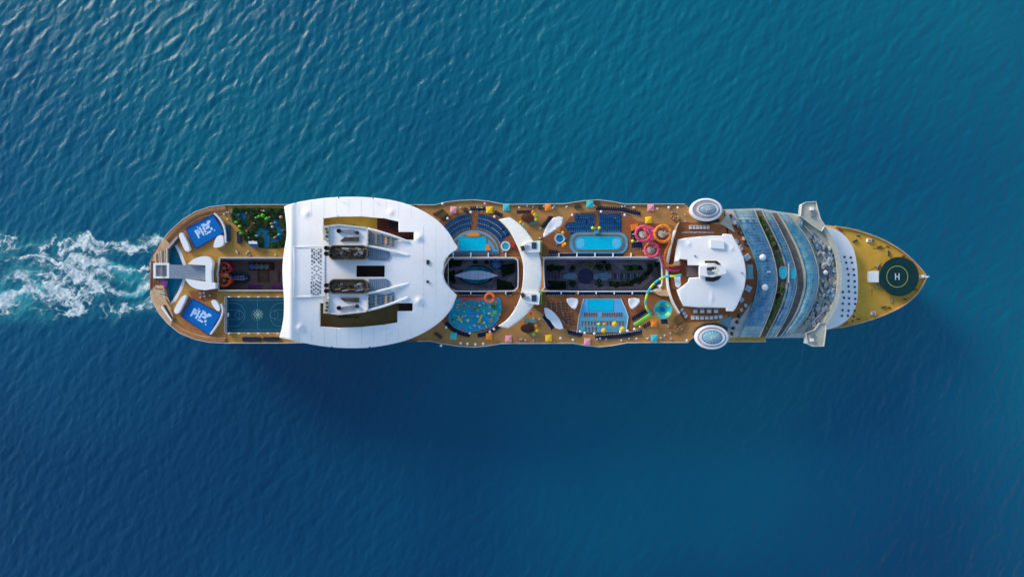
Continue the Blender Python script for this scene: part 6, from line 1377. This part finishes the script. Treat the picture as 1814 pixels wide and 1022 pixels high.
# dark furniture on the strips beside the solarium
rr = random.Random(21)
for i in range(12):
    n_side = i < 6; u = (i % 6) / 5
    x = (1296 + u * 24) + rr.uniform(-2, 2); y = (382 + u * 50) if n_side else (590 - u * 50); y += rr.uniform(-2, 2)
    c = P(x, y, 40); t = thing('lounge_chair', f'dark lounge chair on the {"north" if n_side else "south"} solarium side terrace', 'chair', (c.x, c.y, 39.92), f'{"north" if n_side else "south"} solarium side chairs')
    b = MB(); b.box((c.x, c.y, 40.2), (1.6, 1.3, 0.5), rr.uniform(0, 3)); b.build('seat', rr.choice([DARK, DKBRN, OFFW]), t); b = MB(); b.box((c.x + 0.5, c.y, 40.65), (0.3, 1.2, 0.6), 0.3); b.build('back', GREY, t)
# scattered deck chairs
cp = thing('deck_chair', 'x', 'chair', (0, 0, 0)); b = MB(); b.box((0, 0, 0.42), (0.7, 0.7, 0.12)); b.build('seat', WHTF, cp); b = MB(); b.box((0, 0.38, 0.75), (0.7, 0.1, 0.6)); b.build('backrest', OFFW, cp)
b = MB()
for sx in (-0.3, 0.3):
    for sy in (-0.3, 0.3): b.box((sx, sy, 0.2), (0.07, 0.07, 0.4))
b.build('leg_frame', GREY, cp)
cp2 = copy_tree(cp); cp2.children[0].data = cp2.children[0].data.copy(); cp2.children[0].data.materials[0] = COPPER
cp3 = copy_tree(cp); cp3.children[0].data = cp3.children[0].data.copy(); cp3.children[0].data.materials[0] = DKBRN
rr = random.Random(99); first_use = {0: True, 1: True, 2: True}
ZN = [((780, 1210), (364, 369), 'north promenade'), ((775, 1215), (598, 604), 'south promenade'), ((915, 960), (398, 425), 'north deck forward of the crescent'), ((915, 960), (545, 575), 'south deck forward of the crescent'), ((1188, 1215), (375, 392), 'north corner above the forward roof'), ((400, 500), (444, 452), 'strip south of the mini golf'), ((1165, 1200), (575, 600), 'south deck by the seating nook'), ((392, 408), (375, 395), 'ochre deck beside the north surf simulator'), ((350, 385), (518, 528), 'brown deck beside the south surf simulator')]
for (xa, xb), (ya, yb), wh in ZN:
    for _ in range(14 if xb - xa > 200 else 6):
        k_ = rr.choice([0, 0, 1, 2]); src_ = (cp, cp2, cp3)[k_]; c = P(rr.uniform(xa, xb), rr.uniform(ya, yb), 40.03)
        if first_use[k_]: o = src_; first_use[k_] = False
        else: o = copy_tree(src_)
        o.location = c; o.rotation_euler = (0, 0, rr.uniform(0, 6.28)); nm_ = ('white', 'copper', 'dark')[k_]
        tag(o, f'{nm_} deck chair on the {wh}', 'chair', f'{nm_} chairs on the {wh}')
ORD = ['first', 'second', 'third', 'fourth', 'fifth', 'sixth', 'seventh', 'eighth', 'ninth', 'tenth', 'eleventh', 'twelfth', 'thirteenth', 'fourteenth', 'fifteenth', 'sixteenth', 'seventeenth', 'eighteenth', 'nineteenth', 'twentieth']
ORD += ['twenty ' + o for o in ORD[:9]] + ['thirtieth'] + ['thirty ' + o for o in ORD[:9]]
same = {}
for o in bpy.data.objects:
    if o.get('group') and o.get('label') and o.parent is None: same.setdefault(o['label'], []).append(o)
for l_, os_ in same.items():
    if len(os_) > 1:
        xs_ = [o.location.x for o in os_]; ys_ = [o.location.y for o in os_]
        if max(xs_) - min(xs_) >= max(ys_) - min(ys_): os_.sort(key=lambda o: o.location.x); a_ = 'from stern'
        else: os_.sort(key=lambda o: -o.location.y); a_ = 'from north'
        for i_, o in enumerate(os_): o['label'] = f'{l_}, {ORD[i_]} {a_}' if i_ < len(ORD) else l_
print('loungers', cnt, 'objects', len(bpy.data.objects))
